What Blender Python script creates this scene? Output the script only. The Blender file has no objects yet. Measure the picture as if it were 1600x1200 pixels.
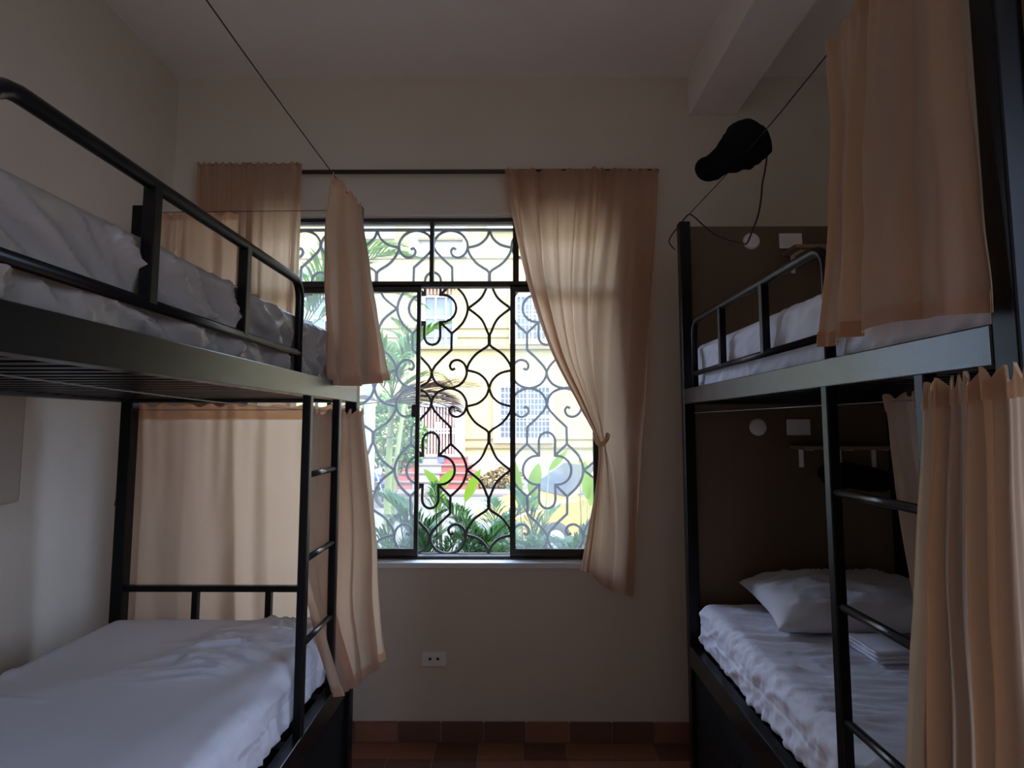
import bpy, bmesh, math, random
from mathutils import Vector, Matrix, noise
random.seed(7)
R = math.radians
sc = bpy.context.scene
C = sc.collection

# ------------------------------------------------------------------ camera
F, CX, CY, EYE = 900.0, 800.0, 587.0, 1.65
PITCH, YAW = math.atan(77 / 900), math.atan(5 / 900)
cd = bpy.data.cameras.new('camera'); cam = bpy.data.objects.new('camera', cd); C.objects.link(cam)
cd.sensor_fit = 'HORIZONTAL'; cd.sensor_width = 36.0; cd.lens = 36.0 * F / 1600
cd.shift_y = (CY - 600) / 1600; cd.clip_start = 0.02; cd.clip_end = 300
cam.location = (0, 0, EYE); cam.rotation_euler = (R(90) + PITCH, 0, YAW)
sc.camera = cam

# ------------------------------------------------------------------ world, sun, exposure
SKY = 4.6
w = bpy.data.worlds.new('sky'); sc.world = w; w.use_nodes = True
bg = w.node_tree.nodes['Background']
bg.inputs[0].default_value = (0.54, 0.69, 1.0, 1); bg.inputs[1].default_value = SKY
sd = bpy.data.lights.new('sun', 'SUN'); sd.energy = 3.8; sd.angle = R(1.0); sd.color = (1.0, 0.95, 0.86)
sun = bpy.data.objects.new('sun', sd); C.objects.link(sun)
sun.rotation_euler = Vector((-0.55, 0.42, -0.72)).to_track_quat('-Z', 'Y').to_euler()
def portal(name, loc, rot, sx, sy):
    l = bpy.data.lights.new(name, 'AREA'); l.shape = 'RECTANGLE'; l.size = sx; l.size_y = sy
    l.cycles.is_portal = True
    o = bpy.data.objects.new(name, l); C.objects.link(o); o.location = loc; o.rotation_euler = rot
portal('window_portal', (-0.46, 3.42, 1.88), (R(-90), 0, 0), 2.0, 1.95)
portal('fill_window_portal', (2.18, -1.375, 1.95), (0, R(90), 0), 2.0, 1.65)  # guides skylight through the added window in the right wall
vs = sc.view_settings
vs.view_transform = 'Standard'; vs.look = 'None'; vs.gamma = 1.0; vs.use_curve_mapping = False
vs.exposure = 1.3
cy = sc.cycles
cy.use_denoising = True; cy.max_bounces = 12; cy.diffuse_bounces = 7; cy.glossy_bounces = 4
cy.transmission_bounces = 6; cy.transparent_max_bounces = 24; cy.sample_clamp_indirect = 6.0

# ------------------------------------------------------------------ helpers
def ray(px, py):
    d = Vector(((px - CX) / F, (CY - py) / F, -1.0))
    return cam.rotation_euler.to_matrix() @ d
def at(px, py, Y):                       # measured photo point -> point at real depth Y
    r = ray(px, py); return Vector((0, 0, EYE)) + r * (Y / r.y)
def atx(px, py, X):
    r = ray(px, py); return Vector((0, 0, EYE)) + r * (X / r.x)

def tag(o, label=None, cat=None, group=None, kind=None):
    if label: o['label'] = label
    if cat: o['category'] = cat
    if group: o['group'] = group
    if kind: o['kind'] = kind
    return o
def empty(name, loc, label, cat, group=None):
    o = bpy.data.objects.new(name, None); C.objects.link(o); o.location = loc; o.empty_display_size = 0.05
    return tag(o, label, cat, group)
def link(name, me, parent=None, loc=None):
    o = bpy.data.objects.new(name, me); C.objects.link(o)
    if parent: o.parent = parent
    if loc is not None: o.location = loc
    return o
def world_loc(o):
    v = Vector(o.location)
    while o.parent: o = o.parent; v += Vector(o.location)
    return v
class MB:
    """collects vertices in world space, builds one mesh object"""
    def __init__(s): s.v = []; s.f = []; s.smooth = []
    def add(s, vs, fs, smooth=False):
        n = len(s.v); s.v += [tuple(p) for p in vs]; s.f += [tuple(i + n for i in f) for f in fs]
        s.smooth += [smooth] * len(fs); return s
    def box(s, x0, x1, y0, y1, z0, z1):
        if x0 > x1: x0, x1 = x1, x0
        if y0 > y1: y0, y1 = y1, y0
        if z0 > z1: z0, z1 = z1, z0
        return s.add([(x0,y0,z0),(x1,y0,z0),(x1,y1,z0),(x0,y1,z0),(x0,y0,z1),(x1,y0,z1),(x1,y1,z1),(x0,y1,z1)],
                     [(0,3,2,1),(4,5,6,7),(0,1,5,4),(1,2,6,5),(2,3,7,6),(3,0,4,7)])
    def tube(s, pts, r, n=8, closed=False, smooth=True, phase=0.0):
        P = [Vector(p) for p in pts]; m = len(P); rs = r if isinstance(r, (list, tuple)) else [r] * m
        T = []
        for i in range(m):
            a = P[i - 1] if (i or closed) else P[0]; b = P[(i + 1) % m] if (i < m - 1 or closed) else P[-1]
            T.append((b - a).normalized())
        up = Vector((0, 0, 1)) if abs(T[0].z) < 0.9 else Vector((0, 1, 0))
        N = (up - T[0] * up.dot(T[0])).normalized(); vs, fs = [], []
        for i in range(m):
            N = (N - T[i] * N.dot(T[i])).normalized(); B = T[i].cross(N)
            for k in range(n):
                a = 2 * math.pi * k / n + phase
                vs.append(P[i] + (N * math.cos(a) + B * math.sin(a)) * rs[i])
        for i in range(m - (0 if closed else 1)):
            j = (i + 1) % m
            for k in range(n):
                k2 = (k + 1) % n; fs.append((i*n + k, i*n + k2, j*n + k2, j*n + k))
        if not closed: fs += [tuple(range(n))[::-1], tuple((m - 1) * n + k for k in range(n))]
        return s.add(vs, fs, smooth)
    def bar2d(s, pts, wd, dp, closed=False):       # flat bar following (x, z) points, depth along y
        m = len(pts); P = [Vector((p[0], p[1])) for p in pts]; vs, fs = [], []
        for i in range(m):
            a = P[i - 1] if (i or closed) else None; b = P[(i + 1) % m] if (i < m - 1 or closed) else None
            t1 = (P[i] - a).normalized() if a is not None else None; t2 = (b - P[i]).normalized() if b is not None else None
            t = ((t1 or t2) + (t2 or t1)).normalized(); nn = Vector((-t.y, t.x))
            k = 1.0
            if t1 is not None: k = 1 / max(0.5, abs(Vector((-t1.y, t1.x)).dot(nn)))
            nn *= wd / 2 * k
            for q, y in ((1, -dp/2), (-1, -dp/2), (-1, dp/2), (1, dp/2)):
                vs.append((P[i].x + nn.x * q, y, P[i].y + nn.y * q))
        for i in range(m - (0 if closed else 1)):
            j = (i + 1) % m
            for k in range(4):
                k2 = (k + 1) % 4; fs.append((i*4 + k, j*4 + k, j*4 + k2, i*4 + k2))
        if not closed: fs += [(0, 1, 2, 3), (4*m - 1, 4*m - 2, 4*m - 3, 4*m - 4)]
        return s.add(vs, fs)
    def lathe(s, prof, c, axis='Z', n=20):           # profile (r, h)
        vs, fs = [], []; m = len(prof); c = Vector(c)
        for r, h in prof:
            for k in range(n):
                a = 2 * math.pi * k / n; u, v = r * math.cos(a), r * math.sin(a)
                vs.append(c + (Vector((u, v, h)) if axis == 'Z' else Vector((u, h, v)) if axis == 'Y' else Vector((h, u, v))))
        for i in range(m - 1):
            for k in range(n): fs.append((i*n + k, i*n + (k+1) % n, (i+1)*n + (k+1) % n, (i+1)*n + k))
        fs += [tuple(range(n)), tuple((m-1)*n + k for k in range(n))]
        return s.add(vs, fs, True)
    def mesh(s, name, mat, off=Vector((0, 0, 0))):
        me = bpy.data.meshes.new(name)
        me.from_pydata([(v[0]-off[0], v[1]-off[1], v[2]-off[2]) for v in s.v], [], s.f)
        me.polygons.foreach_set('use_smooth', s.smooth); me.materials.append(mat)
        bm = bmesh.new(); bm.from_mesh(me); bmesh.ops.recalc_face_normals(bm, faces=bm.faces); bm.to_mesh(me); bm.free()
        return me
    def build(s, name, mat, parent=None, bevel=0.0, base=None):
        if parent is not None: off = world_loc(parent); loc = None
        elif base is not None: off = Vector(base); loc = off
        else: off = Vector((0, 0, 0)); loc = None
        o = link(name, s.mesh(name, mat, off), parent, loc)
        if bevel:
            b = o.modifiers.new('bevel', 'BEVEL'); b.width = bevel; b.segments = 2; b.limit_method = 'ANGLE'
        return o
def box(name, mat, x0, x1, y0, y1, z0, z1, parent=None, bevel=0.0, base=None):
    return MB().box(x0, x1, y0, y1, z0, z1).build(name, mat, parent, bevel, base)
def struct(o): return tag(o, kind='structure')
def smooth_path(pts, k=6, closed=False):
    P = [Vector(p) for p in pts]; m = len(P); out = []
    for i in range(m if closed else m - 1):
        if closed: a, b, c, d = P[i-1], P[i], P[(i+1) % m], P[(i+2) % m]
        else: a, b, c, d = P[max(i-1, 0)], P[i], P[i+1], P[min(i+2, m-1)]
        for j in range(k):
            t = j / k
            out.append(0.5 * ((2*b) + (c-a)*t + (2*a - 5*b + 4*c - d)*t*t + (3*b - a - 3*c + d)*t**3))
    if not closed: out.append(P[-1])
    return out

# ------------------------------------------------------------------ materials
def mat(name, col, rough=0.6, metal=0.0, var=0.0, vscale=8.0, bump=0.0, bscale=60.0, spec=0.5, coat=0.0, stretch=None, bdist=0.01):
    m = bpy.data.materials.new(name); m.use_nodes = True; nt = m.node_tree; b = nt.nodes['Principled BSDF']
    b.inputs['Base Color'].default_value = (*col, 1); b.inputs['Roughness'].default_value = rough
    b.inputs['Metallic'].default_value = metal; b.inputs['Specular IOR Level'].default_value = spec
    if coat: b.inputs['Coat Weight'].default_value = coat
    if var or bump:
        tc = nt.nodes.new('ShaderNodeTexCoord'); mp = nt.nodes.new('ShaderNodeMapping')
        nt.links.new(tc.outputs['Object'], mp.inputs[0])
        if stretch: mp.inputs['Scale'].default_value = stretch
    if var:
        n = nt.nodes.new('ShaderNodeTexNoise'); n.inputs['Scale'].default_value = vscale; n.inputs['Detail'].default_value = 6
        nt.links.new(mp.outputs[0], n.inputs['Vector'])
        r = nt.nodes.new('ShaderNodeMix'); r.data_type = 'RGBA'
        r.inputs[6].default_value = (*[c * (1 - var) for c in col], 1); r.inputs[7].default_value = (*[min(1, c * (1 + var)) for c in col], 1)
        nt.links.new(n.outputs['Fac'], r.inputs[0]); nt.links.new(r.outputs[2], b.inputs['Base Color'])
    if bump:
        n2 = nt.nodes.new('ShaderNodeTexNoise'); n2.inputs['Scale'].default_value = bscale; n2.inputs['Detail'].default_value = 4
        nt.links.new(mp.outputs[0], n2.inputs['Vector'])
        bp = nt.nodes.new('ShaderNodeBump'); bp.inputs['Strength'].default_value = bump; bp.inputs['Distance'].default_value = bdist
        nt.links.new(n2.outputs['Fac'], bp.inputs['Height']); nt.links.new(bp.outputs[0], b.inputs['Normal'])
    return m
def thin_mat(name, col, trans=0.35, tcol=None, bump=0.2, rough=0.8, var=0.08, vscale=40):
    m = bpy.data.materials.new(name); m.use_nodes = True; nt = m.node_tree; nt.nodes.clear()
    out = nt.nodes.new('ShaderNodeOutputMaterial'); mx = nt.nodes.new('ShaderNodeMixShader')
    d = nt.nodes.new('ShaderNodeBsdfPrincipled'); t = nt.nodes.new('ShaderNodeBsdfTranslucent')
    d.inputs['Roughness'].default_value = rough; d.inputs['Specular IOR Level'].default_value = 0.2
    d.inputs['Sheen Weight'].default_value = 0.15
    tc = nt.nodes.new('ShaderNodeTexCoord'); n = nt.nodes.new('ShaderNodeTexNoise'); n.inputs['Scale'].default_value = vscale
    nt.links.new(tc.outputs['Object'], n.inputs['Vector'])
    r = nt.nodes.new('ShaderNodeMix'); r.data_type = 'RGBA'
    r.inputs[6].default_value = (*[c * (1 - var) for c in col], 1); r.inputs[7].default_value = (*[min(1, c * (1 + var)) for c in col], 1)
    nt.links.new(n.outputs['Fac'], r.inputs[0]); nt.links.new(r.outputs[2], d.inputs['Base Color'])
    t.inputs[0].default_value = (*(tcol or col), 1)
    if bump:
        n2 = nt.nodes.new('ShaderNodeTexNoise'); n2.inputs['Scale'].default_value = 350
        nt.links.new(tc.outputs['Object'], n2.inputs['Vector'])
        bp = nt.nodes.new('ShaderNodeBump'); bp.inputs['Strength'].default_value = bump; bp.inputs['Distance'].default_value = 0.002
        nt.links.new(n2.outputs['Fac'], bp.inputs['Height']); nt.links.new(bp.outputs[0], d.inputs['Normal'])
    mx.inputs[0].default_value = trans
    nt.links.new(d.outputs[0], mx.inputs[1]); nt.links.new(t.outputs[0], mx.inputs[2]); nt.links.new(mx.outputs[0], out.inputs[0])
    return m
def glass_mat(name, dust):
    m = bpy.data.materials.new(name); m.use_nodes = True; nt = m.node_tree; nt.nodes.clear()
    out = nt.nodes.new('ShaderNodeOutputMaterial'); a = nt.nodes.new('ShaderNodeMixShader'); c = nt.nodes.new('ShaderNodeMixShader')
    tr = nt.nodes.new('ShaderNodeBsdfTransparent'); tl = nt.nodes.new('ShaderNodeBsdfTranslucent'); gl = nt.nodes.new('ShaderNodeBsdfGlossy')
    tr.inputs[0].default_value = (0.93, 0.96, 0.95, 1); tl.inputs[0].default_value = (0.95, 0.97, 1.0, 1); gl.inputs['Roughness'].default_value = 0.02
    tc = nt.nodes.new('ShaderNodeTexCoord'); n = nt.nodes.new('ShaderNodeTexNoise'); n.inputs['Scale'].default_value = 5; n.inputs['Detail'].default_value = 5
    mr = nt.nodes.new('ShaderNodeMapRange'); mr.inputs['To Min'].default_value = dust * 0.5; mr.inputs['To Max'].default_value = dust * 1.5
    nt.links.new(tc.outputs['Object'], n.inputs['Vector']); nt.links.new(n.outputs['Fac'], mr.inputs['Value'])
    nt.links.new(mr.outputs[0], a.inputs[0]); nt.links.new(tr.outputs[0], a.inputs[1]); nt.links.new(tl.outputs[0], a.inputs[2])
    fr = nt.nodes.new('ShaderNodeFresnel'); fr.inputs[0].default_value = 1.45
    nt.links.new(fr.outputs[0], c.inputs[0]); nt.links.new(a.outputs[0], c.inputs[1]); nt.links.new(gl.outputs[0], c.inputs[2])
    nt.links.new(c.outputs[0], out.inputs[0])
    return m
M = {}
M['plaster'] = mat('plaster', (0.64, 0.57, 0.475), 0.85, var=0.04, vscale=3, bump=0.15, bscale=90, spec=0.2)
M['ceiling'] = mat('ceiling_paint', (0.86, 0.81, 0.77), 0.9, var=0.03, vscale=2, bump=0.1, bscale=70, spec=0.1)
M['sill'] = mat('sill_paint', (0.74, 0.74, 0.74), 0.6, var=0.04, vscale=10)
M['grout'] = mat('grout', (0.30, 0.22, 0.17), 0.9, var=0.15, vscale=20)
M['tile1'] = mat('terracotta_tile', (0.30, 0.13, 0.075), 0.55, var=0.25, vscale=9, bump=0.2, bscale=30)
M['tile2'] = mat('terracotta_tile_dark', (0.17, 0.075, 0.05), 0.5, var=0.25, vscale=9, bump=0.2, bscale=30)
M['tile3'] = mat('terracotta_tile_light', (0.36, 0.17, 0.10), 0.6, var=0.25, vscale=9, bump=0.2, bscale=30)
M['black'] = mat('black_enamel', (0.004, 0.004, 0.0045), 0.33, bump=0.10, bscale=300, bdist=0.0006, spec=0.22)
M['beam'] = mat('hammered_enamel', (0.006, 0.006, 0.006), 0.27, var=0.3, vscale=120, bump=0.16, bscale=260, bdist=0.0008, spec=0.6)
M['rung'] = mat('worn_steel_rung', (0.03, 0.03, 0.032), 0.25, metal=0.3, spec=0.7)
M['drawer'] = mat('black_board', (0.005, 0.005, 0.0055), 0.55, spec=0.2)
M['ply'] = mat('brown_board', (0.135, 0.09, 0.052), 0.6, var=0.15, vscale=6, stretch=(1, 1, 0.15), bump=0.1, bscale=50)
M['iron'] = mat('window_iron', (0.030, 0.024, 0.020), 0.55, var=0.3, vscale=30, bump=0.3, bscale=80)
M['grille'] = mat('grille_iron', (0.045, 0.036, 0.036), 0.45, var=0.2, vscale=40, bump=0.2, bscale=90)
M['sheet'] = mat('white_sheet', (0.76, 0.77, 0.86), 0.75, var=0.04, vscale=5, bump=0.12, bscale=500, bdist=0.002, spec=0.25)
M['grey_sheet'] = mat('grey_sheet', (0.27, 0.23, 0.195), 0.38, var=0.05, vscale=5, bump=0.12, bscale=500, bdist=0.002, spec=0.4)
M['pillow'] = mat('pillow_case', (0.62, 0.61, 0.62), 0.8, var=0.03, vscale=6, bump=0.1, bscale=400, bdist=0.002, spec=0.2)
M['curtain'] = thin_mat('beige_curtain', (0.42, 0.33, 0.26), 0.60, (0.96, 0.66, 0.435))
M['white'] = mat('white_plastic', (0.75, 0.74, 0.72), 0.4)
M['dark'] = mat('dark_hole', (0.01, 0.01, 0.01), 0.7)
M['wire'] = mat('steel_wire', (0.25, 0.24, 0.23), 0.4, metal=0.6)
M['cord'] = mat('dark_red_cord', (0.03, 0.010, 0.009), 0.8)
M['yellow_cord'] = mat('ochre_cord', (0.25, 0.16, 0.05), 0.8)
M['bag'] = mat('black_cloth', (0.006, 0.006, 0.006), 0.9, bump=0.5, bscale=120, spec=0.1)
M['shelfwood'] = mat('shelf_wood', (0.26, 0.17, 0.10), 0.6, var=0.15, vscale=10, stretch=(0.2, 1, 1))
M['wallbox'] = mat('tan_box_paint', (0.42, 0.36, 0.29), 0.8, var=0.05, vscale=4)
M['glass'] = glass_mat('dusty_glass', 0.075)
M['glass_top'] = glass_mat('dusty_upper_glass', 0.055)

# ================================================================== SETTING
YB, XL, XR, YF, ZC = 3.175, -1.95, 1.95, -2.3, 3.652
TH = 0.20
WX0, WX1, WZ0, WZ1 = -1.45, 0.53, 0.912, 2.84         # window opening
# back wall with opening
mb = MB()
mb.box(XL-TH, WX0, YB, YB+TH, -0.5, ZC); mb.box(WX1, XR+TH, YB, YB+TH, -0.5, ZC)
mb.box(WX0, WX1, YB, YB+TH, -0.5, WZ0); mb.box(WX0, WX1, YB, YB+TH, WZ1, ZC)
struct(mb.build('wall_back', M['plaster']))
struct(box('wall_left', M['plaster'], XL-TH, XL, YF-TH, YB, -0.5, ZC))
# right wall, with a high window added behind the viewer to brighten the room
DY0, DY1, DZ0, DZ1 = -2.2, -0.55, 0.95, 2.95
mb = MB(); mb.box(XR, XR+TH, YF-TH, DY0, -0.5, ZC); mb.box(XR, XR+TH, DY1, YB, -0.5, ZC); mb.box(XR, XR+TH, DY0, DY1, DZ1, ZC); mb.box(XR, XR+TH, DY0, DY1, -0.5, DZ0)
struct(mb.build('wall_right', M['plaster']))
w2 = bpy.data.objects.new('fill_window', None); C.objects.link(w2); w2.location = (XR+0.1, (DY0+DY1)/2, DZ0); struct(w2)
for y in (DY0, (DY0+DY1)/2-0.015, DY1-0.03): box('window_frame', M['iron'], XR+0.08, XR+0.12, y, y+0.03, DZ0, DZ1, w2)
for z in (DZ0, DZ1-0.03): box('fill_window_rail', M['iron'], XR+0.08, XR+0.12, DY0, DY1, z, z+0.03, w2)
struct(box('wall_front', M['plaster'], XL-TH, XR+TH, YF-TH, YF, -0.5, ZC))
struct(box('ceiling', M['ceiling'], XL-TH, XR+TH, YF-TH, YB+TH+0.1, ZC, ZC+0.25))
struct(box('trim_1', M['ceiling'], 0.997, 1.258, YF, YB, 3.415, ZC))
fl = struct(box('floor', M['grout'], XL, XR, YF-TH, YB, -0.5, -0.004))
tb = bpy.data.meshes.new('tile'); TS = 0.224
tile_me = {}
for k in ('tile1', 'tile2', 'tile3'):
    me = MB().box(-TS/2+0.004, TS/2-0.004, -TS/2+0.004, TS/2-0.004, -0.02, 0).mesh('floor_tile', M[k]); tile_me[k] = me
y = YB - 0.02 - 0.155 + TS/2
ny = 0
while y > -0.55:
    for i in range(-8, 9):
        x = -0.075 + i * TS
        if x - TS/2 < XL or x + TS/2 > XR: continue
        o = link('floor_tile', tile_me[random.choice(['tile1', 'tile1', 'tile3', 'tile2'])], fl, (x, y if ny else YB-0.02-0.155/2, random.uniform(-0.0015, 0)))
        if ny == 0: o.scale = (1, 0.155/TS, 1)
    y = (YB - 0.02 - 0.155 - TS/2) if ny == 0 else y - TS
    ny += 1
bb = struct(box('baseboard_back', M['grout'], XL, XR, YB-0.008, YB, -0.004, 0.09))
sk = {k: MB().box(-TS/2+0.004, TS/2-0.004, -0.018, 0, 0.0, 0.096).mesh('skirting_tile', M[k]) for k in ('tile1', 'tile2', 'tile3')}
for i in range(-8, 9):
    x = -0.055 + i * TS
    if x - TS/2 < XL or x + TS/2 > XR: continue
    link('skirting_tile', sk[random.choice(['tile1', 'tile2', 'tile1', 'tile2', 'tile3'])], bb, (x, YB, 0.0))
# window sill slab and steel window
struct(box('trim_2', M['sill'], WX0-0.0, WX1, YB-0.012, YB+TH, WZ0-0.03, WZ0+0.001, bevel=0.004))
YW = 3.26
win = bpy.data.objects.new('window_1', None); C.objects.link(win); win.location = (-0.46, YW, WZ0); struct(win)
def wx(px, py=600): return at(px, py, YW).x
def wz(py): return at(700, py, YW).z
ZT = wz(445)
fr = MB(); e = 0.022
fr.box(WX0, WX0+e, YW-0.02, YW+0.03, WZ0, WZ1); fr.box(WX1-e, WX1, YW-0.02, YW+0.03, WZ0, WZ1)
fr.box(WX0, WX1, YW-0.02, YW+0.03, WZ0, WZ0+0.018); fr.box(WX0, WX1, YW-0.02, YW+0.03, WZ1-0.02, WZ1)
fr.build('window_frame', M['iron'], win)
box('transom', M['iron'], WX0, WX1, YW-0.02, YW+0.03, ZT-0.016, ZT+0.016, win)
ups = [wx(540, 400), wx(675, 400), wx(806, 400)]
for i, x in enumerate(ups):
    hw = 0.011 if i == 1 else 0.017
    box('mullion', M['iron'], x-hw, x+hw, YW-0.018, YW+0.028, ZT, WZ1, win)
xs = [WX0] + ups + [WX1]
for a, b in zip(xs[:-1], xs[1:]): box('upper_pane', M['glass_top'], a+0.01, b-0.01, YW+0.004, YW+0.007, ZT+0.01, WZ1-0.01, win)
def leaf(x0, x1, yo, e=0.022, bot=0.045):
    m = MB(); z0, z1 = WZ0+0.012, ZT-0.005
    m.box(x0, x0+e, yo-0.012, yo+0.012, z0, z1); m.box(x1-e, x1, yo-0.012, yo+0.012, z0, z1)
    m.box(x0+e, x1-e, yo-0.012, yo+0.012, z0, z0+bot); m.box(x0+e, x1-e, yo-0.012, yo+0.012, z1-0.04, z1)
    l = m.build('sash', M['iron'], win)
    box('pane', M['glass'], x0+e-0.004, x1-e+0.004, yo-0.0015, yo+0.0015, z0+bot-0.004, z1-0.036, l)
    return l
leaf(WX0+0.01, wx(528, 650), YW+0.02)
l2 = leaf(wx(512, 650), wx(656, 650), YW-0.008)
box('latch', M['iron'], wx(648, 650)-0.012, wx(648, 650)+0.008, YW-0.035, YW-0.01, wz(652), wz(633), l2)
leaf(wx(797, 650), wx(934, 650), YW-0.008, e=0.03)

# ================================================================== WINDOW GRILLE (wrought iron, outside the panes)
YG = 3.35
g0 = at(676, 482, YG); g1 = at(853.5, 482, YG); g2 = at(676, 734.5, YG)
US, VS = (g1.x - g0.x) / 177.5, (g0.z - g2.z) / 252.5
gr = empty('window_grille', (g0.x, YG, WZ0), 'black wrought iron grille of scrolls and clover shapes outside the window', 'grille')
def gp(pts, sx, sy): return [(p[0]*US*sx, -p[1]*VS*sy) for p in pts]
BW, BD = 0.0140, 0.012
def s2(pts, k=6, closed=False): return [(p.x, p.y) for p in smooth_path([(a, b, 0) for a, b in pts], k, closed)]
ros = []
def arc(cx, cy, rx, ry, a0, a1, n): return [(cx + rx*math.cos(R(a0 + (a1-a0)*i/n)), cy + ry*math.sin(R(a0 + (a1-a0)*i/n))) for i in range(n+1)]
ros = ([(-12, -22)] + [(-12.5, -44)] + arc(0, -44, 12.5, 14, 180, 360, 8)[1:-1] + [(12.5, -44), (12, -22)] + arc(15, 0, 22, 22, -90, 90, 10)
       + [(12, 22), (12.5, 44)] + arc(0, 44, 12.5, 14, 0, 180, 8)[1:-1] + [(-12.5, 44), (-12, 22)] + arc(-15, 0, 22, 22, 90, 270, 10))
ogee = ([(0, -100)] + [(5, -91), (16, -79), (30, -66), (30.5, -40)] + s2([(30.5, -40), (48, -22), (55, 0), (48, 22), (30.5, 40)], 5)[1:]
        + [(30, 66), (16, 79), (5, 91), (0, 100)])
scroll = s2([(0, 99), (2, 110), (11, 121), (27, 126), (43, 121), (52, 110), (54, 99), (50, 88), (41, 82), (32, 84), (28, 91), (31, 97), (36, 95)], 4)
vase = s2([(54, 100), (57, 88), (68, 73), (84, 62)], 4) + [(88, 58), (88, 42)] + s2([(86, 38), (76, 17), (55.5, 0)], 5)
lobe = s2([(54, 98), (72, 103), (84, 114), (88.5, 126)], 5)
tie = [(12, 22), (30.5, 40)]
gm = {}
gm['rosette'] = MB().bar2d(gp(ros, 1, 1), BW, BD, True).mesh('rosette', M['grille'])
for sx in (-1, 1):
    gm['ogee', sx] = MB().bar2d(gp(ogee, sx, 1), BW, BD).mesh('ogee_bar', M['grille'])
    for sy in (-1, 1):
        for nm, pts in (('scroll', scroll), ('vase_bar', vase), ('lobe_bar', lobe), ('tie_bar', tie)):
            gm[nm, sx, sy] = MB().bar2d(gp(pts, sx, sy), BW, BD).mesh(nm, M['grille'])
for ci in (-1, 0, 1):
    for ri in (0, 1):
        lo = Vector((ci * 177.5 * US, 0, g0.z - ri * 252.5 * VS - WZ0))
        link('rosette', gm['rosette'], gr, lo)
        for sx in (-1, 1):
            link('ogee_bar', gm['ogee', sx], gr, lo)
            for sy in (-1, 1):
                for nm in ('scroll', 'vase_bar', 'lobe_bar', 'tie_bar'): link(nm, gm[nm, sx, sy], gr, lo)
zt_, zb_ = g0.z + 126 * VS, g2.z - 126 * VS
xa, xb = g0.x - 266.3 * US, g0.x + 266.3 * US
box('border_bar', M['grille'], xa-0.01, xb+0.01, YG-0.008, YG+0.008, zt_-0.004, zt_+0.012, gr)
box('border_bar', M['grille'], xa-0.01, xb+0.01, YG-0.008, YG+0.008, zb_-0.012, zb_+0.004, gr)
for x in (xa, xb): box('border_bar', M['grille'], x-0.008, x+0.008, YG-0.008, YG+0.008, zb_, zt_, gr)
for x in (xa, xb):
    for z in (zb_+0.2, zt_-0.2): box('anchor', M['grille'], min(x, WX0-0.01 if x == xa else x), max(x, WX1+0.01 if x == xb else x), YG-0.006, YG+0.006, z-0.008, z+0.008, gr)

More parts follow.
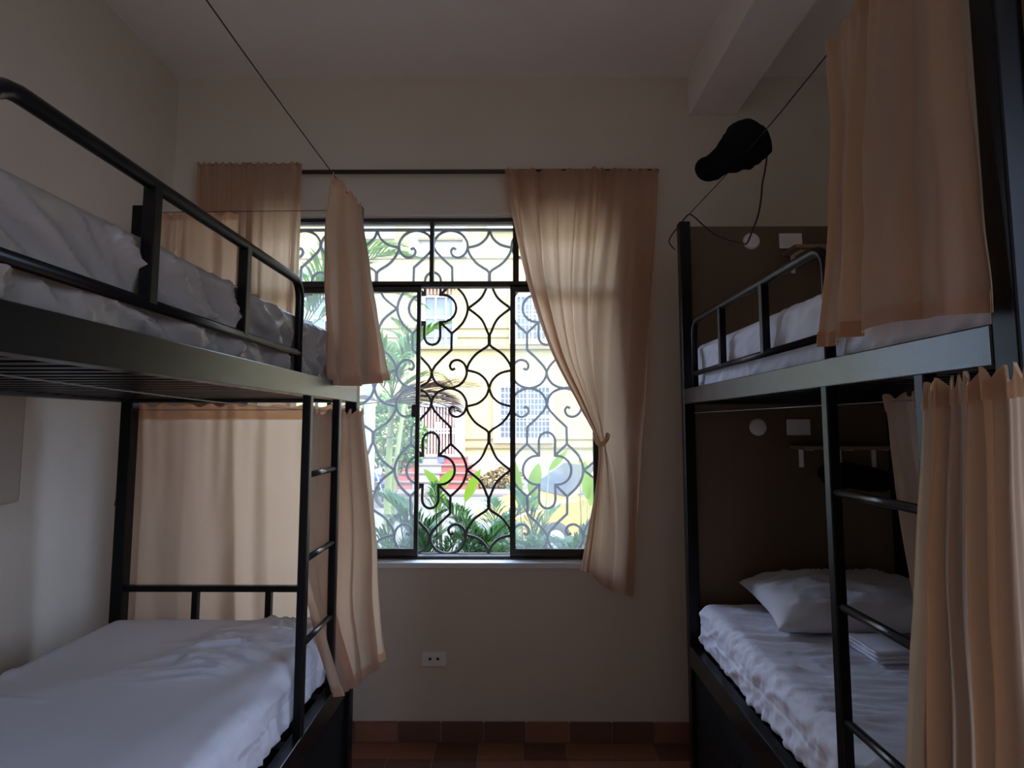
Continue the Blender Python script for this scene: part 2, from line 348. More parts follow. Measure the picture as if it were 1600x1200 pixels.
# ================================================================== BUNK BEDS
ZB0, ZB1, ZP = 1.745, 1.815, 2.61
ZL0, ZL1 = 0.585, 0.672
def bunk(label, ax, s, y0, y1, gys, lad, wid=1.005):
    """ax aisle-side face, s direction towards the wall, y0 near end, y1 far end"""
    b = empty('bunk_bed', (ax + s*wid/2, (y0+y1)/2, 0), label, 'bunk bed', 'black metal bunk beds')
    bw = ax + s*wid; P = 0.05
    for x in (ax, bw - s*P):
        for y in (y0, y1-P): box('post', M['black'], x, x+s*P, y, y+P, 0, ZP, b, bevel=0.004)
    for x in (ax - s*0.001, bw - s*0.041): box('deck_beam', M['beam'], x, x+s*0.042, y0+P, y1-P, ZB0, ZB1, b, bevel=0.003)
    for y in (y0+0.005, y1-0.045): box('end_beam', M['beam'], ax+s*P, bw-s*P, y, y+0.04, ZB0, ZB1, b, bevel=0.003)
    for x in (ax - s*0.001, bw - s*0.041):
        r = box('side_rail', M['beam'], x, x+s*0.042, y0+P, y1-P, ZL0, ZL1, b, bevel=0.003)
    for y in (y0+0.005, y1-0.045): box('end_rail', M['black'], ax+s*P, bw-s*P, y, y+0.04, ZL0, ZL1, b)
    y = y0 + 0.09
    sl = MB().box(-0.5*(wid-0.085), 0.5*(wid-0.085), -0.02, 0.02, -0.009, 0.009).mesh('slat', M['black'])
    while y < y1 - 0.08:
        link('slat', sl, b, (0, y-(y0+y1)/2, ZB0+0.024)); y += 0.08
    y = y0 + 0.12
    while y < y1 - 0.08:
        link('slat', sl, b, (0, y-(y0+y1)/2, ZL1-0.014)); y += 0.16
    # guard rail
    gx = ax + s*0.014; r = 0.0135; ga, gb = gys[0], gys[-1]; sg = 1 if gb > ga else -1
    zt = 2.105; c = 0.055
    path = [Vector((gx, ga, ZB1-0.005)), Vector((gx, ga, zt-c))]
    path += [Vector((gx, ga + sg*(c - c*math.cos(R(a))), zt-c + c*math.sin(R(a)))) for a in (22, 45, 68, 90)]
    path += [Vector((gx, gb - sg*(c - c*math.cos(R(a))), zt-c + c*math.sin(R(a)))) for a in (90, 68, 45, 22, 0)]
    path += [Vector((gx, gb, ZB1-0.005))]
    g = MB().tube(path, r, 10).build('guard_rail', M['black'], b)
    MB().tube([(gx, ga, 1.875), (gx, gb, 1.875)], 0.0115, 10).build('lower_rail', M['black'], g)
    for yy in gys[1:-1]: box('baluster', M['black'], gx-0.012, gx+0.012, yy-0.012, yy+0.012, 1.875, zt-0.004, g, bevel=0.002)
    # ladder
    lx = ax + s*0.014
    for yy in lad: box('ladder_upright', M['black'], lx-0.014, lx+0.014, yy-0.014, yy+0.014, ZL1-0.006, ZB0+0.006, b, bevel=0.003)
    for z in (1.485, 1.212, 0.945): MB().tube([(lx, min(lad), z), (lx, max(lad), z)], 0.0105, 10).build('ladder_rung', M['rung'], b)
    # storage drawers under the lower deck
    ym = (y0+y1)/2
    for ya, yb in ((y0+P+0.005, ym-0.004), (ym+0.004, y1-P-0.005)):
        d = box('drawer', M['drawer'], ax+s*0.018, ax+s*0.035, ya, yb, 0.05, ZL0-0.012, b, bevel=0.003)
        MB().box(ax+s*0.012, ax+s*0.019, (ya+yb)/2-0.07, (ya+yb)/2+0.07, 0.44, 0.452).build('drawer_pull', M['black'], d)
    for y in (y0+0.012, y1-0.03): box('end_panel', M['drawer'], ax+s*P, bw-s*P, y, y+0.016, 0.05, ZL0, b)
    return b
AL, AR = -0.672, 0.777
LY0, LY1 = 0.62, 2.49
RY0, RY1 = 0.885, 2.705
bl = bunk('black metal bunk bed on the left, grey sheeted upper mattress', AL, -1, LY0, LY1, [0.70, 1.055, 1.43, 1.805], (1.905, 2.215))
br = bunk('black metal bunk bed on the right with a brown board at its head', AR, 1, RY0, RY1, [2.525, 2.187, 1.811, 1.44], (1.455, 1.112))
# left bunk: low rail at the foot end
box('end_guard', M['black'], AL-0.05, AL-1.005+0.05, LY1-0.035, LY1-0.012, 0.958, 0.982, bl)
for x in (-1.333, -1.027): box('end_baluster', M['black'], x-0.012, x+0.012, LY1-0.035, LY1-0.012, 0.672, 0.958, bl)
# right bunk: board at head
hb = box('head_board', M['ply'], AR+0.045, AR+1.005-0.01, RY1-0.004, RY1+0.014, 0.05, 2.60, br)
box('light_block_board', M['ply'], AR+0.045, AR+1.005-0.01, RY0-0.014, RY0+0.004, 0.05, 2.60, br)  # added out of view at the near end, blocks side-window light from the bunk

# ---- mattresses
def mattress(name, label, x0, x1, y0, y1, z0, z1, m, r=0.05, cuts=64, wr=0.010, seed=0, fn=None, group=None):
    nx, ny, nz = 64, 150, 34; vs, fs = [], []
    def side(na, nb, f):
        b0 = len(vs)
        for i in range(na+1):
            for j in range(nb+1): vs.append(f(-1+2*i/na, -1+2*j/nb))
        for i in range(na):
            for j in range(nb): a = b0+i*(nb+1)+j; fs.append((a, a+nb+1, a+nb+2, a+1))
    side(nx, ny, lambda a, b: (a, b, 1)); side(nx, ny, lambda a, b: (a, b, -1))
    side(nx, nz, lambda a, b: (a, 1, b)); side(nx, nz, lambda a, b: (a, -1, b))
    side(ny, nz, lambda a, b: (1, a, b)); side(ny, nz, lambda a, b: (-1, a, b))
    me0 = bpy.data.meshes.new('tmp'); me0.from_pydata(vs, [], fs); bm = bmesh.new(); bm.from_mesh(me0); bpy.data.meshes.remove(me0)
    bmesh.ops.remove_doubles(bm, verts=bm.verts, dist=1e-5); bmesh.ops.recalc_face_normals(bm, faces=bm.faces)
    cx, cyy, cz = (x0+x1)/2, (y0+y1)/2, (z0+z1)/2; hx, hy, hz = (x1-x0)/2, (y1-y0)/2, (z1-z0)/2
    for v in bm.verts:
        p = Vector((v.co.x*hx, v.co.y*hy, v.co.z*hz))
        q = Vector((max(-hx+r, min(hx-r, p.x)), max(-hy+r, min(hy-r, p.y)), max(-hz+r, min(hz-r, p.z))))
        d = p - q
        n = d.normalized() if d.length > 1e-6 else Vector((0, 0, 1))
        if d.length > r: p = q + n*r
        W = Vector((cx + p.x, cyy + p.y, cz + p.z))
        a = 0.0
        if n.z > -0.3:
            big = noise.noise(W*2.2 + Vector((seed, 0, 0)))*0.35
            wq = W + Vector((0, 0.10*noise.noise(Vector((W.x*2.5, W.y*1.5, seed))), 0))
            fa = noise.noise(Vector((wq.x*3.2 + seed, wq.y*17 + wq.x*3, wq.z*5)))
            fb = noise.noise(Vector((wq.x*5 + seed + 7, wq.y*30 + wq.x*7, wq.z*8)))
            mask = max(0, min(1, 0.45 + 2.2*noise.noise(W*1.9 + Vector((3.3, seed, 1)))))
            ra = max(0, 1 - abs(fa)*5)**1.6; rb = max(0, 1 - abs(fb)*4.5)**1.6
            a = wr*(big + (0.8*ra + 0.45*rb)*mask)
        if fn: a += fn(W, n)
        v.co = p + n*a
    me = bpy.data.meshes.new(name); bm.to_mesh(me); bm.free(); me.materials.append(m)
    for p in me.polygons: p.use_smooth = True
    o = link(name, me, None, (cx, cyy, cz)); tag(o, label, 'mattress', group); return o
def side_folds(axis_x, k=1.0):
    def f(W, n):
        w_ = max(0, min(1, (abs(n.x)-0.8)/0.2))
        if w_ == 0: return 0
        q = W + Vector((0, 0.05*noise.noise(W*6), 0.03*noise.noise(W*5 + Vector((4, 0, 0)))))
        t = noise.noise(Vector((axis_x, q.y*6 + q.z*9, q.z*5 - q.y*1.2)))
        u = noise.noise(Vector((axis_x+5, q.y*15 + q.z*14, q.z*7)))
        gv = -0.005*max(0, 1-abs(W.z-0.775)/0.007)
        return gv + w_*k*(0.020*max(0, 1-abs(t)*3.2)**1.5 + 0.009*max(0, 1-abs(u)*3)**1.5 - 0.006)
    return f
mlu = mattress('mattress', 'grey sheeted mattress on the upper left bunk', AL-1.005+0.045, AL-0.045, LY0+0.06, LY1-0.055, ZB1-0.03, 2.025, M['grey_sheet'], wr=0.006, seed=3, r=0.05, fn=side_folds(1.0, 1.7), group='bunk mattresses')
mll = mattress('mattress', 'white sheeted mattress on the lower left bunk', AL-1.005+0.03, AL-0.05, LY0+0.06, LY1-0.055, ZL1-0.004, 0.865, M['sheet'], wr=0.022, seed=9, r=0.045, fn=side_folds(2.0, 0.35), group='bunk mattresses')
mru = mattress('mattress', 'white sheeted mattress on the upper right bunk behind the guard rail', AR+0.045, AR+1.005-0.05, RY0+0.06, RY1-0.055, ZB1-0.03, 2.015, M['sheet'], wr=0.006, seed=14, r=0.05, fn=side_folds(3.0, 0.45), group='bunk mattresses')
mrl = mattress('mattress', 'white sheeted mattress on the lower right bunk under the pillow', AR+0.035, AR+1.005-0.05, RY0+0.06, RY1-0.055, ZL1-0.004, 0.865, M['sheet'], wr=0.014, seed=21, r=0.05, fn=side_folds(4.0, 0.5), group='bunk mattresses')

# ---- pillow and folded sheet
def pillow(name, label, c, hx, hy, hz, rot, m, seed=0, cat='pillow', n=40):
    vs, fs = [], []
    for side in (1, -1):
        for i in range(n+1):
            for j in range(n+1):
                u, v = -1+2*i/n, -1+2*j/n
                e = (1-abs(u)**2.6)*(1-abs(v)**2.6); e = max(0, e)
                pin = 1 - 0.10*(1-abs(u)**2)*abs(v)**3*1.0
                x = hx*u*(1 - 0.08*(1-v*v)*abs(u)**4); yy = hy*v*(1 - 0.10*(1-u*u)*abs(v)**4)
                z = side*hz*e**0.42
                wn = 0.018*noise.noise(Vector((u*2.2+seed, v*2.2, side))) + 0.012*max(0, 1-abs(noise.noise(Vector((u*3+v*2, v*4, seed+side))))*4)**2
                z += wn*min(1, e*3)
                if side < 0: z *= 0.55
                vs.append((x, yy, z))
    K = (n+1)*(n+1)
    for sd_ in (0, 1):
        for i in range(n):
            for j in range(n):
                a = sd_*K + i*(n+1)+j; q = (a, a+n+1, a+n+2, a+1); fs.append(q if not sd_ else q[::-1])
    mb = MB(); mb.add(vs, fs, True)
    me = mb.mesh(name, m); bm = bmesh.new(); bm.from_mesh(me); bmesh.ops.remove_doubles(bm, verts=bm.verts, dist=0.0006); bm.to_mesh(me); bm.free()
    o = link(name, me, None, c); o.rotation_euler = rot; return tag(o, label, cat)
pillow('pillow', 'white pillow lying at the head of the lower right bunk', (1.34, 2.40, 0.935), 0.36, 0.24, 0.088, (R(6), R(-2), R(-4)), M['pillow'], 4)
fs_ = empty('folded_sheet', (1.27, 2.05, 0.868), 'white folded sheet lying on the lower right mattress', 'bed linen')
for k in range(3):
    z = 0.874 + k*0.011; vs, fs = [], []; n_ = 10
    for i in range(n_+1):
        y_ = 1.955 + 0.008*k + (0.20-0.012*k)*i/n_
        prof = [(1.36, 0), (1.27, 0.001), (1.185 + 0.004*k, 0), (1.176 + 0.004*k, 0.005), (1.185 + 0.004*k, 0.0105)]
        for x_, dz in prof: vs.append((x_ + 0.003*math.sin(i*0.9+k), y_, z + dz + 0.0015*math.sin(x_*40+i)))
    for i in range(n_):
        for q in range(4): fs.append((i*5+q, i*5+q+1, i*5+q+6, i*5+q+5))
    o_ = MB().add(vs, fs, True).build('sheet_layer', M['sheet'], fs_)
    so = o_.modifiers.new('thick', 'SOLIDIFY'); so.thickness = 0.008

# ================================================================== CURTAINS
def resample(row, n):
    P = smooth_path(row, 8) if len(row) > 2 else [Vector(row[0]).lerp(Vector(row[1]), i/16) for i in range(17)]
    out = []
    for i in range(n):
        t = i/(n-1)*(len(P)-1); k = min(int(t), len(P)-2); out.append(P[k].lerp(P[k+1], t-k))
    return out
def curtain(label, rows, levels, folds, amp, nrm, seed=0, nu=150, nv=70, lat=0.6, head=0.05, hem=0.06, group=None, base=None, ruffle=0.012, extra=None, jit=0.8, au=None):
    """rows: polylines (equal steps of cloth) at the given levels 0..1 from top to bottom; amp(v) fold depth"""
    nrm = Vector(nrm).normalized()
    rr = [resample(r, nu) for r in rows]
    rnd = random.Random(seed); ph = [rnd.uniform(0, 6.28) for _ in range(8)]
    def surf(i, v):
        k = 0
        while k < len(levels)-2 and v > levels[k+1]: k += 1
        t = (v-levels[k])/(levels[k+1]-levels[k])
        a, b, c, d = rr[max(k-1, 0)][i], rr[k][i], rr[k+1][i], rr[min(k+2, len(rr)-1)][i]
        if len(rr) > 2: p = 0.5*((2*b)+(c-a)*t+(2*a-5*b+4*c-d)*t*t+(3*b-a-3*c+d)*t**3)
        else: p = b.lerp(c, t)
        return p
    grid = []
    for j in range(nv+1):
        v = j/nv; row = []
        for i in range(nu):
            u = i/(nu-1); p = surf(i, v)
            i0, i1 = max(0, i-1), min(nu-1, i+1)
            tan = surf(i1, v)-surf(i0, v); tan = tan.normalized() if tan.length > 1e-7 else Vector((1, 0, 0))
            th = 2*math.pi*folds*u + jit*math.sin(2*math.pi*u*1.7+ph[0]) + jit*0.7*math.sin(2*math.pi*u*3.1+ph[1]+v*1.1) + 0.5*math.sin(v*2.2+ph[2]+u*5)
            f = 0.55*(2.3*abs(math.cos(th/2)) - 1.3) + 0.45*math.sin(th + 0.6)
            A = amp(v)*(0.75+0.45*math.sin(2*math.pi*u*2.3+ph[3]))*(au(u, v) if au else 1)
            top = max(0, 1 - v/head) if head else 0
            fine = math.sin(2*math.pi*folds*2.7*u+ph[4])*0.3*max(0, 1-v*2.2)
            p = p + nrm*(A*(f*0.85+fine)) + tan*(lat*A*math.cos(th)*0.6)
            p = p + nrm*(0.006*noise.noise(Vector((u*6+seed, v*5, 0)))) + Vector((0, 0, 1))*(ruffle*top*math.sin(2*math.pi*folds*1.9*u+ph[5])*0.6)
            if extra: p = extra(p, u, v)
            row.append(p)
        grid.append(row)
    allp = [p for r in grid for p in r]
    fs = [(j*nu+i, j*nu+i+1, (j+1)*nu+i+1, (j+1)*nu+i) for j in range(nv) for i in range(nu-1)]
    b = Vector((sum(p.x for p in allp)/len(allp), sum(p.y for p in allp)/len(allp), min(p.z for p in allp)))
    o = MB().add(allp, fs, True).build('curtain', M['curtain'], None, base=b)
    tag(o, label, 'curtain', group)
    def band(nm, va, vb):
        ja, jb = int(round(va*nv)), int(round(vb*nv))
        if jb <= ja: return
        vs = [p + nrm*0.0025 for j in range(ja, jb+1) for p in grid[j]]
        f2 = [(j*nu+i, j*nu+i+1, (j+1)*nu+i+1, (j+1)*nu+i) for j in range(jb-ja) for i in range(nu-1)]
        MB().add(vs, f2, True).build(nm, M['curtain'], o)
    if head: band('rod_pocket', 0, head)
    if hem: band('hem', 1-hem, 1)
    return o
V = Vector
# window curtains on the rod
YC = YB - 0.075
def pr(pts, Y): return [at(px, py, Y) for px, py in pts]
rod = empty('curtain_rod', (-0.47, YC, 3.06), 'dark curtain rod above the barred window', 'curtain rod')
MB().tube([(-1.745, YC+0.012, 3.062), (0.80, YC+0.012, 3.062)], 0.0125, 10).build('rod', M['iron'], rod)
for x in (-1.70, 0.76): box('rod_bracket', M['iron'], x-0.01, x+0.01, YC+0.015, YB, 3.045, 3.06, rod)
def rowx(xs, z, Y=YC): return [V((x, Y, z)) for x in xs]
curtain('beige curtain hanging straight on the left end of the window rod',
        [rowx((-1.765, -1.60, -1.40, -1.185), 3.097, YC-0.022), rowx((-1.765, -1.60, -1.40, -1.185), 3.0, YC-0.015), rowx((-1.76, -1.60, -1.40, -1.19), 2.2), rowx((-1.74, -1.58, -1.38, -1.17), 0.75)],
        [0, 0.04, 0.4, 1], 8, lambda v: 0.010+0.022*min(1, v*2.5), (0, -1, 0), seed=2, head=0.035, hem=0.05, group='window curtains')
k_ = at(941, 684, YC)
rowsR = [
    pr([(789, 265), (858, 265), (922, 264), (982, 264), (1030, 265)], YC-0.022),
    pr([(803, 350), (862, 352), (915, 352), (974, 352), (1027, 352)], YC-0.01),
    pr([(826, 450), (868, 452), (908, 452), (962, 452), (1021, 452)], YC),
    pr([(860, 548), (886, 550), (912, 552), (955, 552), (1015, 552)], YC-0.01),
    pr([(902, 628), (914, 624), (927, 624), (951, 632), (1009, 640)], YC-0.03),
    pr([(931, 683), (935, 679), (940, 677), (948, 682), (1004, 690)], YC-0.045),
    pr([(936, 706), (940, 702), (944, 701), (953, 706), (1003, 715)], YC-0.04),
    pr([(931, 760), (938, 752), (946, 750), (962, 756), (1000, 768)], YC-0.03),
    pr([(919, 830), (931, 826), (946, 826), (966, 832), (996, 842)], YC-0.015),
    pr([(908, 893), (923, 896), (937, 912), (962, 925), (991, 934)], YC)]
lv = [0, 0.13, 0.28, 0.43, 0.55, 0.63, 0.665, 0.74, 0.85, 1.0]
def ampR(v):
    if v < 0.63: return 0.010 + 0.034*math.sin(math.pi*min(1, (v+0.05)/0.68))
    return 0.010 + 0.022*(v-0.63)/0.37
def auR(u, v): return 1.0 if u < 0.62 else max(0.35, 1 - (u-0.62)/0.16)
cr_ = curtain('beige curtain knotted aside at the right of the window', rowsR, lv, 7.5, ampR, (0, -1, 0), seed=5, nu=260, nv=130, head=0.03, hem=0.0, group='window curtains', au=auR)
kp = [at(929, 678, YC-0.085), at(934, 692, YC-0.10), at(941, 694, YC-0.10), at(948, 686, YC-0.10), at(950, 677, YC-0.085)]
MB().tube(smooth_path(kp, 5), [0.006]+[0.012]*19+[0.005], 8).build('knot', M['curtain'], cr_)

# upper left bunk, aisle side: bunched at the far post
xa_ = AL - 0.005
curtain('beige privacy curtain bunched at the far post of the upper left bunk',
        [[V((AL-0.02, 2.06, 2.585)), V((AL-0.005, 2.22, 2.585)), V((AL+0.005, 2.40, 2.59))],
         [V((AL-0.035, 2.04, 2.30)), V((AL+0.02, 2.20, 2.30)), V((AL+0.045, 2.42, 2.30))],
         [V((AL-0.02, 2.10, 1.80)), V((AL+0.055, 2.20, 1.80)), V((AL+0.13, 2.43, 1.84))]],
        [0, 0.38, 1], 3.2, lambda v: 0.016+0.028*v, (1, 0.25, 0), seed=11, nu=140, lat=0.9, head=0.05, hem=0.07, group='bunk privacy curtains', ruffle=0.02)
# lower left bunk, aisle side: tucked round the ladder
curtain('beige privacy curtain bunched behind the ladder of the lower left bunk',
        [[V((AL-0.045, 1.95, 1.705)), V((AL-0.045, 2.10, 1.70)), V((AL-0.035, 2.27, 1.70)), V((AL+0.008, 2.36, 1.705)), V((AL+0.012, 2.47, 1.715))],
         [V((AL-0.05, 1.97, 1.22)), V((AL-0.045, 2.10, 1.21)), V((AL-0.035, 2.27, 1.21)), V((AL+0.04, 2.36, 1.22)), V((AL+0.075, 2.46, 1.22))],
         [V((AL-0.045, 2.12, 0.95)), V((AL-0.04, 2.20, 0.95)), V((AL-0.02, 2.29, 0.95)), V((AL+0.05, 2.35, 0.95)), V((AL+0.095, 2.45, 0.95))],
         [V((AL+0.015, 2.20, 0.655)), V((AL+0.03, 2.26, 0.65)), V((AL+0.05, 2.30, 0.65)), V((AL+0.08, 2.35, 0.66)), V((AL+0.125, 2.45, 0.69))]],
        [0, 0.46, 0.71, 1], 5, lambda v: 0.013+0.012*v, (1, 0.15, 0), seed=17, nu=170, nv=90, lat=0.8, head=0.035, hem=0.06, group='bunk privacy curtains', ruffle=0.02)
# lower left bunk, foot end: drawn across, back-lit
YE = LY1 + 0.035
curtain('back-lit beige curtain drawn across the foot of the lower left bunk',
        [rowx((-1.70, -1.4, -1.1, -0.74), 1.735, YE), rowx((-1.67, -1.4, -1.1, -0.75), 1.4, YE+0.01), rowx((-1.675, -1.4, -1.08, -0.72), 0.72, YE+0.015)],
        [0, 0.3, 1], 5, lambda v: 0.012+0.012*v, (0, -1, 0), seed=23, nu=160, head=0.09, hem=0.05, group='bunk end curtains')
# upper left bunk, foot end: pushed to the wall side
curtain('beige curtain pushed to the wall side at the foot of the upper left bunk',
        [rowx((-1.66, -1.55, -1.45, -1.25), 2.60, YE), rowx((-1.66, -1.55, -1.45, -1.25), 2.2, YE), rowx((-1.66, -1.55, -1.45, -1.26), 1.83, YE)],
        [0, 0.5, 1], 4, lambda v: 0.010+0.006*v, (0, -1, 0), seed=29, nu=120, head=0.05, hem=0.06, group='bunk end curtains')
# upper right bunk, aisle side
curtain('beige privacy curtain hanging beside the near post of the upper right bunk',
        [[V((AR-0.01, 1.345, 2.575)), V((AR-0.015, 1.2, 2.575)), V((AR-0.015, 1.07, 2.58)), V((AR-0.01, 0.95, 2.58))],
         [V((AR+0.005, 1.36, 2.25)), V((AR-0.03, 1.23, 2.25)), V((AR-0.035, 1.08, 2.25)), V((AR-0.02, 0.925, 2.25))],
         [V((AR-0.014, 1.405, 1.838)), V((AR-0.045, 1.26, 1.842)), V((AR-0.045, 1.09, 1.846)), V((AR-0.025, 0.905, 1.828))]],
        [0, 0.45, 1], 3.6, lambda v: 0.016+0.016*v, (-1, 0.35, 0), seed=33, nu=170, nv=80, lat=0.8, head=0.05, hem=0.07, group='bunk privacy curtains', ruffle=0.02)
# lower right bunk, aisle side, in front of the ladder
curtain('beige gathered privacy curtain in front of the ladder of the lower right bunk',
        [[V((AR-0.03, 1.052, 1.715)), V((AR-0.035, 0.97, 1.722)), V((AR-0.04, 0.88, 1.728)), V((AR-0.045, 0.78, 1.732))],
         [V((AR-0.055, 1.062, 1.40)), V((AR-0.05, 0.98, 1.40)), V((AR-0.05, 0.88, 1.40)), V((AR-0.05, 0.77, 1.40))],
         [V((AR-0.075, 1.085, 1.05)), V((AR-0.065, 0.98, 1.05)), V((AR-0.06, 0.88, 1.05)), V((AR-0.055, 0.76, 1.05))],
         [V((AR-0.095, 1.11, 0.66)), V((AR-0.075, 0.99, 0.66)), V((AR-0.065, 0.88, 0.66)), V((AR-0.06, 0.75, 0.66))]],
        [0, 0.3, 0.62, 1], 6.5, lambda v: 0.013+0.010*min(1, v*3), (-1, 0.5, 0), seed=41, nu=240, nv=110, lat=0.9, head=0.05, hem=0.05, group='bunk privacy curtains', ruffle=0.022)
curtain('narrow beige curtain end tucked behind the ladder of the lower right bunk',
        [[V((AR+0.045, 1.275, 1.712)), V((AR+0.05, 1.19, 1.715)), V((AR+0.05, 1.10, 1.72))],
         [V((AR+0.045, 1.24, 1.42)), V((AR+0.05, 1.17, 1.42)), V((AR+0.05, 1.10, 1.42))],
         [V((AR+0.045, 1.17, 0.90)), V((AR+0.05, 1.13, 0.90)), V((AR+0.05, 1.08, 0.90))]],
        [0, 0.36, 1], 2.2, lambda v: 0.010, (-1, 0.3, 0), seed=45, nu=90, nv=60, head=0.06, hem=0.05, group='bunk privacy curtains', ruffle=0.01)

# ---- wires and cords
def wire(name, label, pts, r, m, cat='wire', n=6, k=6):
    P = smooth_path(pts, k) if len(pts) > 2 else pts
    c = P[0]; o = MB().tube(P, r, n).build(name, m, None, base=c); return tag(o, label, cat)
wire('curtain_wire', 'dark thin wire strung along the aisle side above the upper left bunk', [V((AL-0.012, LY0+0.02, 2.60)), V((AL-0.012, 1.5, 2.585)), V((AL-0.012, LY1-0.02, 2.595))], 0.0018, M['cord'])
wire('curtain_wire', 'thin wire along the top of the upper right bunk carrying the black sack', [V((AR+0.012, RY0+0.02, 2.60)), V((AR+0.012, 1.8, 2.575)), V((AR+0.015, RY1-0.025, 2.612))], 0.0018, M['cord'])
wire('curtain_wire', 'thin wire across the foot of the upper left bunk', [V((-1.655, LY1-0.01, 2.59)), V((-0.70, LY1-0.01, 2.60))], 0.0016, M['cord'])
wire('curtain_wire', 'pale thin wire under the slats of the left bunk', [V((AL-0.035, LY0+0.03, 1.722)), V((AL-0.035, 1.5, 1.702)), V((AL-0.035, LY1-0.02, 1.70))], 0.0015, M['wire'])
wire('curtain_wire', 'wire across the foot of the lower left bunk', [V((-1.66, LY1+0.01, 1.715)), V((-0.70, LY1+0.01, 1.715))], 0.0015, M['wire'])
wire('curtain_wire', 'wire under the deck beam of the right bunk holding the gathered curtain', [V((AR+0.045, RY0+0.04, 1.70)), V((AR+0.045, RY1-0.05, 1.705))], 0.0015, M['wire'])
wire('hanging_cord', 'ochre cord hanging down beside the wall post of the lower left bunk', [V((-1.6795, 2.455, 1.75)), V((-1.6795, 2.455, 1.6)), V((-1.680, 2.456, 1.42)), V((-1.681, 2.457, 1.36)), V((-1.690, 2.455, 1.31))], 0.0022, M['yellow_cord'], 'cord')

# ================================================================== SMALL THINGS
# wall socket
s0, s1 = at(659, 1019, YB-0.008), at(697, 1041, YB-0.008)
so_ = empty('wall_socket', ((s0.x+s1.x)/2, YB, s1.z), 'white double socket on the wall below the window', 'socket')
box('cover_plate', M['white'], s0.x, s1.x, YB-0.010, YB, s1.z, s0.z, so_, bevel=0.003)
for px in (672, 684):
    p = at(px, 1029.5, YB-0.012)
    q = box('socket_insert', M['white'], p.x-0.017, p.x+0.017, YB-0.0125, YB-0.009, s1.z+0.018, s0.z-0.018, so_, bevel=0.001)
    MB().box(p.x-0.007, p.x+0.007, YB-0.0135, YB-0.012, p.z-0.006, p.z+0.006).build('socket_hole', M['dark'], q)
# box on left wall
bx = box('wall_box', M['wallbox'], XL, XL+0.10, 1.05, atx(38, 700, XL+0.10).y, atx(30, 785, XL+0.10).z, 1.95, base=(XL+0.05, 1.5, 1.3), bevel=0.012)
tag(bx, 'plain beige box fixed to the left wall above the lower bunk', 'wall box')
# lamps, sockets and shelves on the head board
def headset(zd, which, zs, hide):
    x, yb = 1.131, RY1-0.004
    l = empty('bed_lamp', (x, yb, zd), 'round white bed lamp on the brown board of the %s right bunk' % which, 'lamp', 'bed lamps')
    MB().lathe([(0.030, -0.012), (0.036, -0.010), (0.038, 0.0)], (x, yb, zd), 'Y', 28).build('lamp_cover', M['white'], l)
    MB().lathe([(0.040, -0.004), (0.040, 0.0)], (x, yb, zd), 'Y', 28).build('lamp_ring', M['white'], l)
    p = empty('socket_plate', (1.318, yb, zd-0.04), 'white rectangular socket plate on the brown board of the %s right bunk' % which, 'socket', 'bunk sockets')
    box('cover_plate', M['white'], 1.263, 1.371, yb-0.010, yb, zd-0.037, zd+0.037, p, bevel=0.003)
    for xx in (1.298, 1.336): box('socket_insert', M['white'], xx-0.014, xx+0.014, yb-0.0125, yb-0.009, zd-0.020, zd+0.020, p)
    s = empty('shelf', (1.50, yb, zs), 'small wooden wall shelf in the %s right bunk' % which, 'shelf', 'bunk shelves')
    box('shelf_board', M['shelfwood'], 1.275, 1.725, yb-0.13, yb, zs, zs+0.016, s, bevel=0.002)
    for xx in (1.325, 1.50, 1.66):
        k = MB().box(xx-0.01, xx+0.01, yb-0.004, yb, zs-0.085, zs).box(xx-0.01, xx+0.01, yb-0.10, yb, zs-0.004, zs)
        k.build('shelf_bracket', M['white'], s)
headset(2.526, 'upper', 2.455, False)
headset(1.640, 'lower', 1.540, False)
# dark pouch below lower shelf
def lumpy(name, label, cat, axis_pts, radii, m, nz=0.15, seed=0, n=22, flat=1.0):
    P = smooth_path(axis_pts, 5); K = len(P); rs = []
    for i in range(K):
        t = i/(K-1)*(len(radii)-1); k = min(int(t), len(radii)-2); a = t-k; a = a*a*(3-2*a); rs.append(radii[k]*(1-a)+radii[k+1]*a)
    mb = MB().tube(P, rs, n); c = sum((Vector(v) for v in mb.v), Vector())/len(mb.v)
    for i, v in enumerate(mb.v):
        p = Vector(v); ax = P[min(i//n, K-1)]; d = p-ax
        mb.v[i] = tuple(ax + Vector((d.x, d.y*flat, d.z))*(1 + nz*noise.noise(p*22+Vector((seed, 0, 0))) + 0.5*nz*noise.noise(p*50)))
    o = mb.build(name, m, None, base=c); return tag(o, label, cat)
yb = RY1-0.09
lumpy('pouch', 'black cloth pouch hanging below the shelf of the lower right bunk', 'pouch', [at(1280, 738, yb), at(1300, 740, yb), at(1335, 745, yb), at(1370, 750, yb), at(1400, 754, yb)], [0.02, 0.05, 0.058, 0.055, 0.05, 0.015], M['bag'], 0.2, 3, flat=0.7)
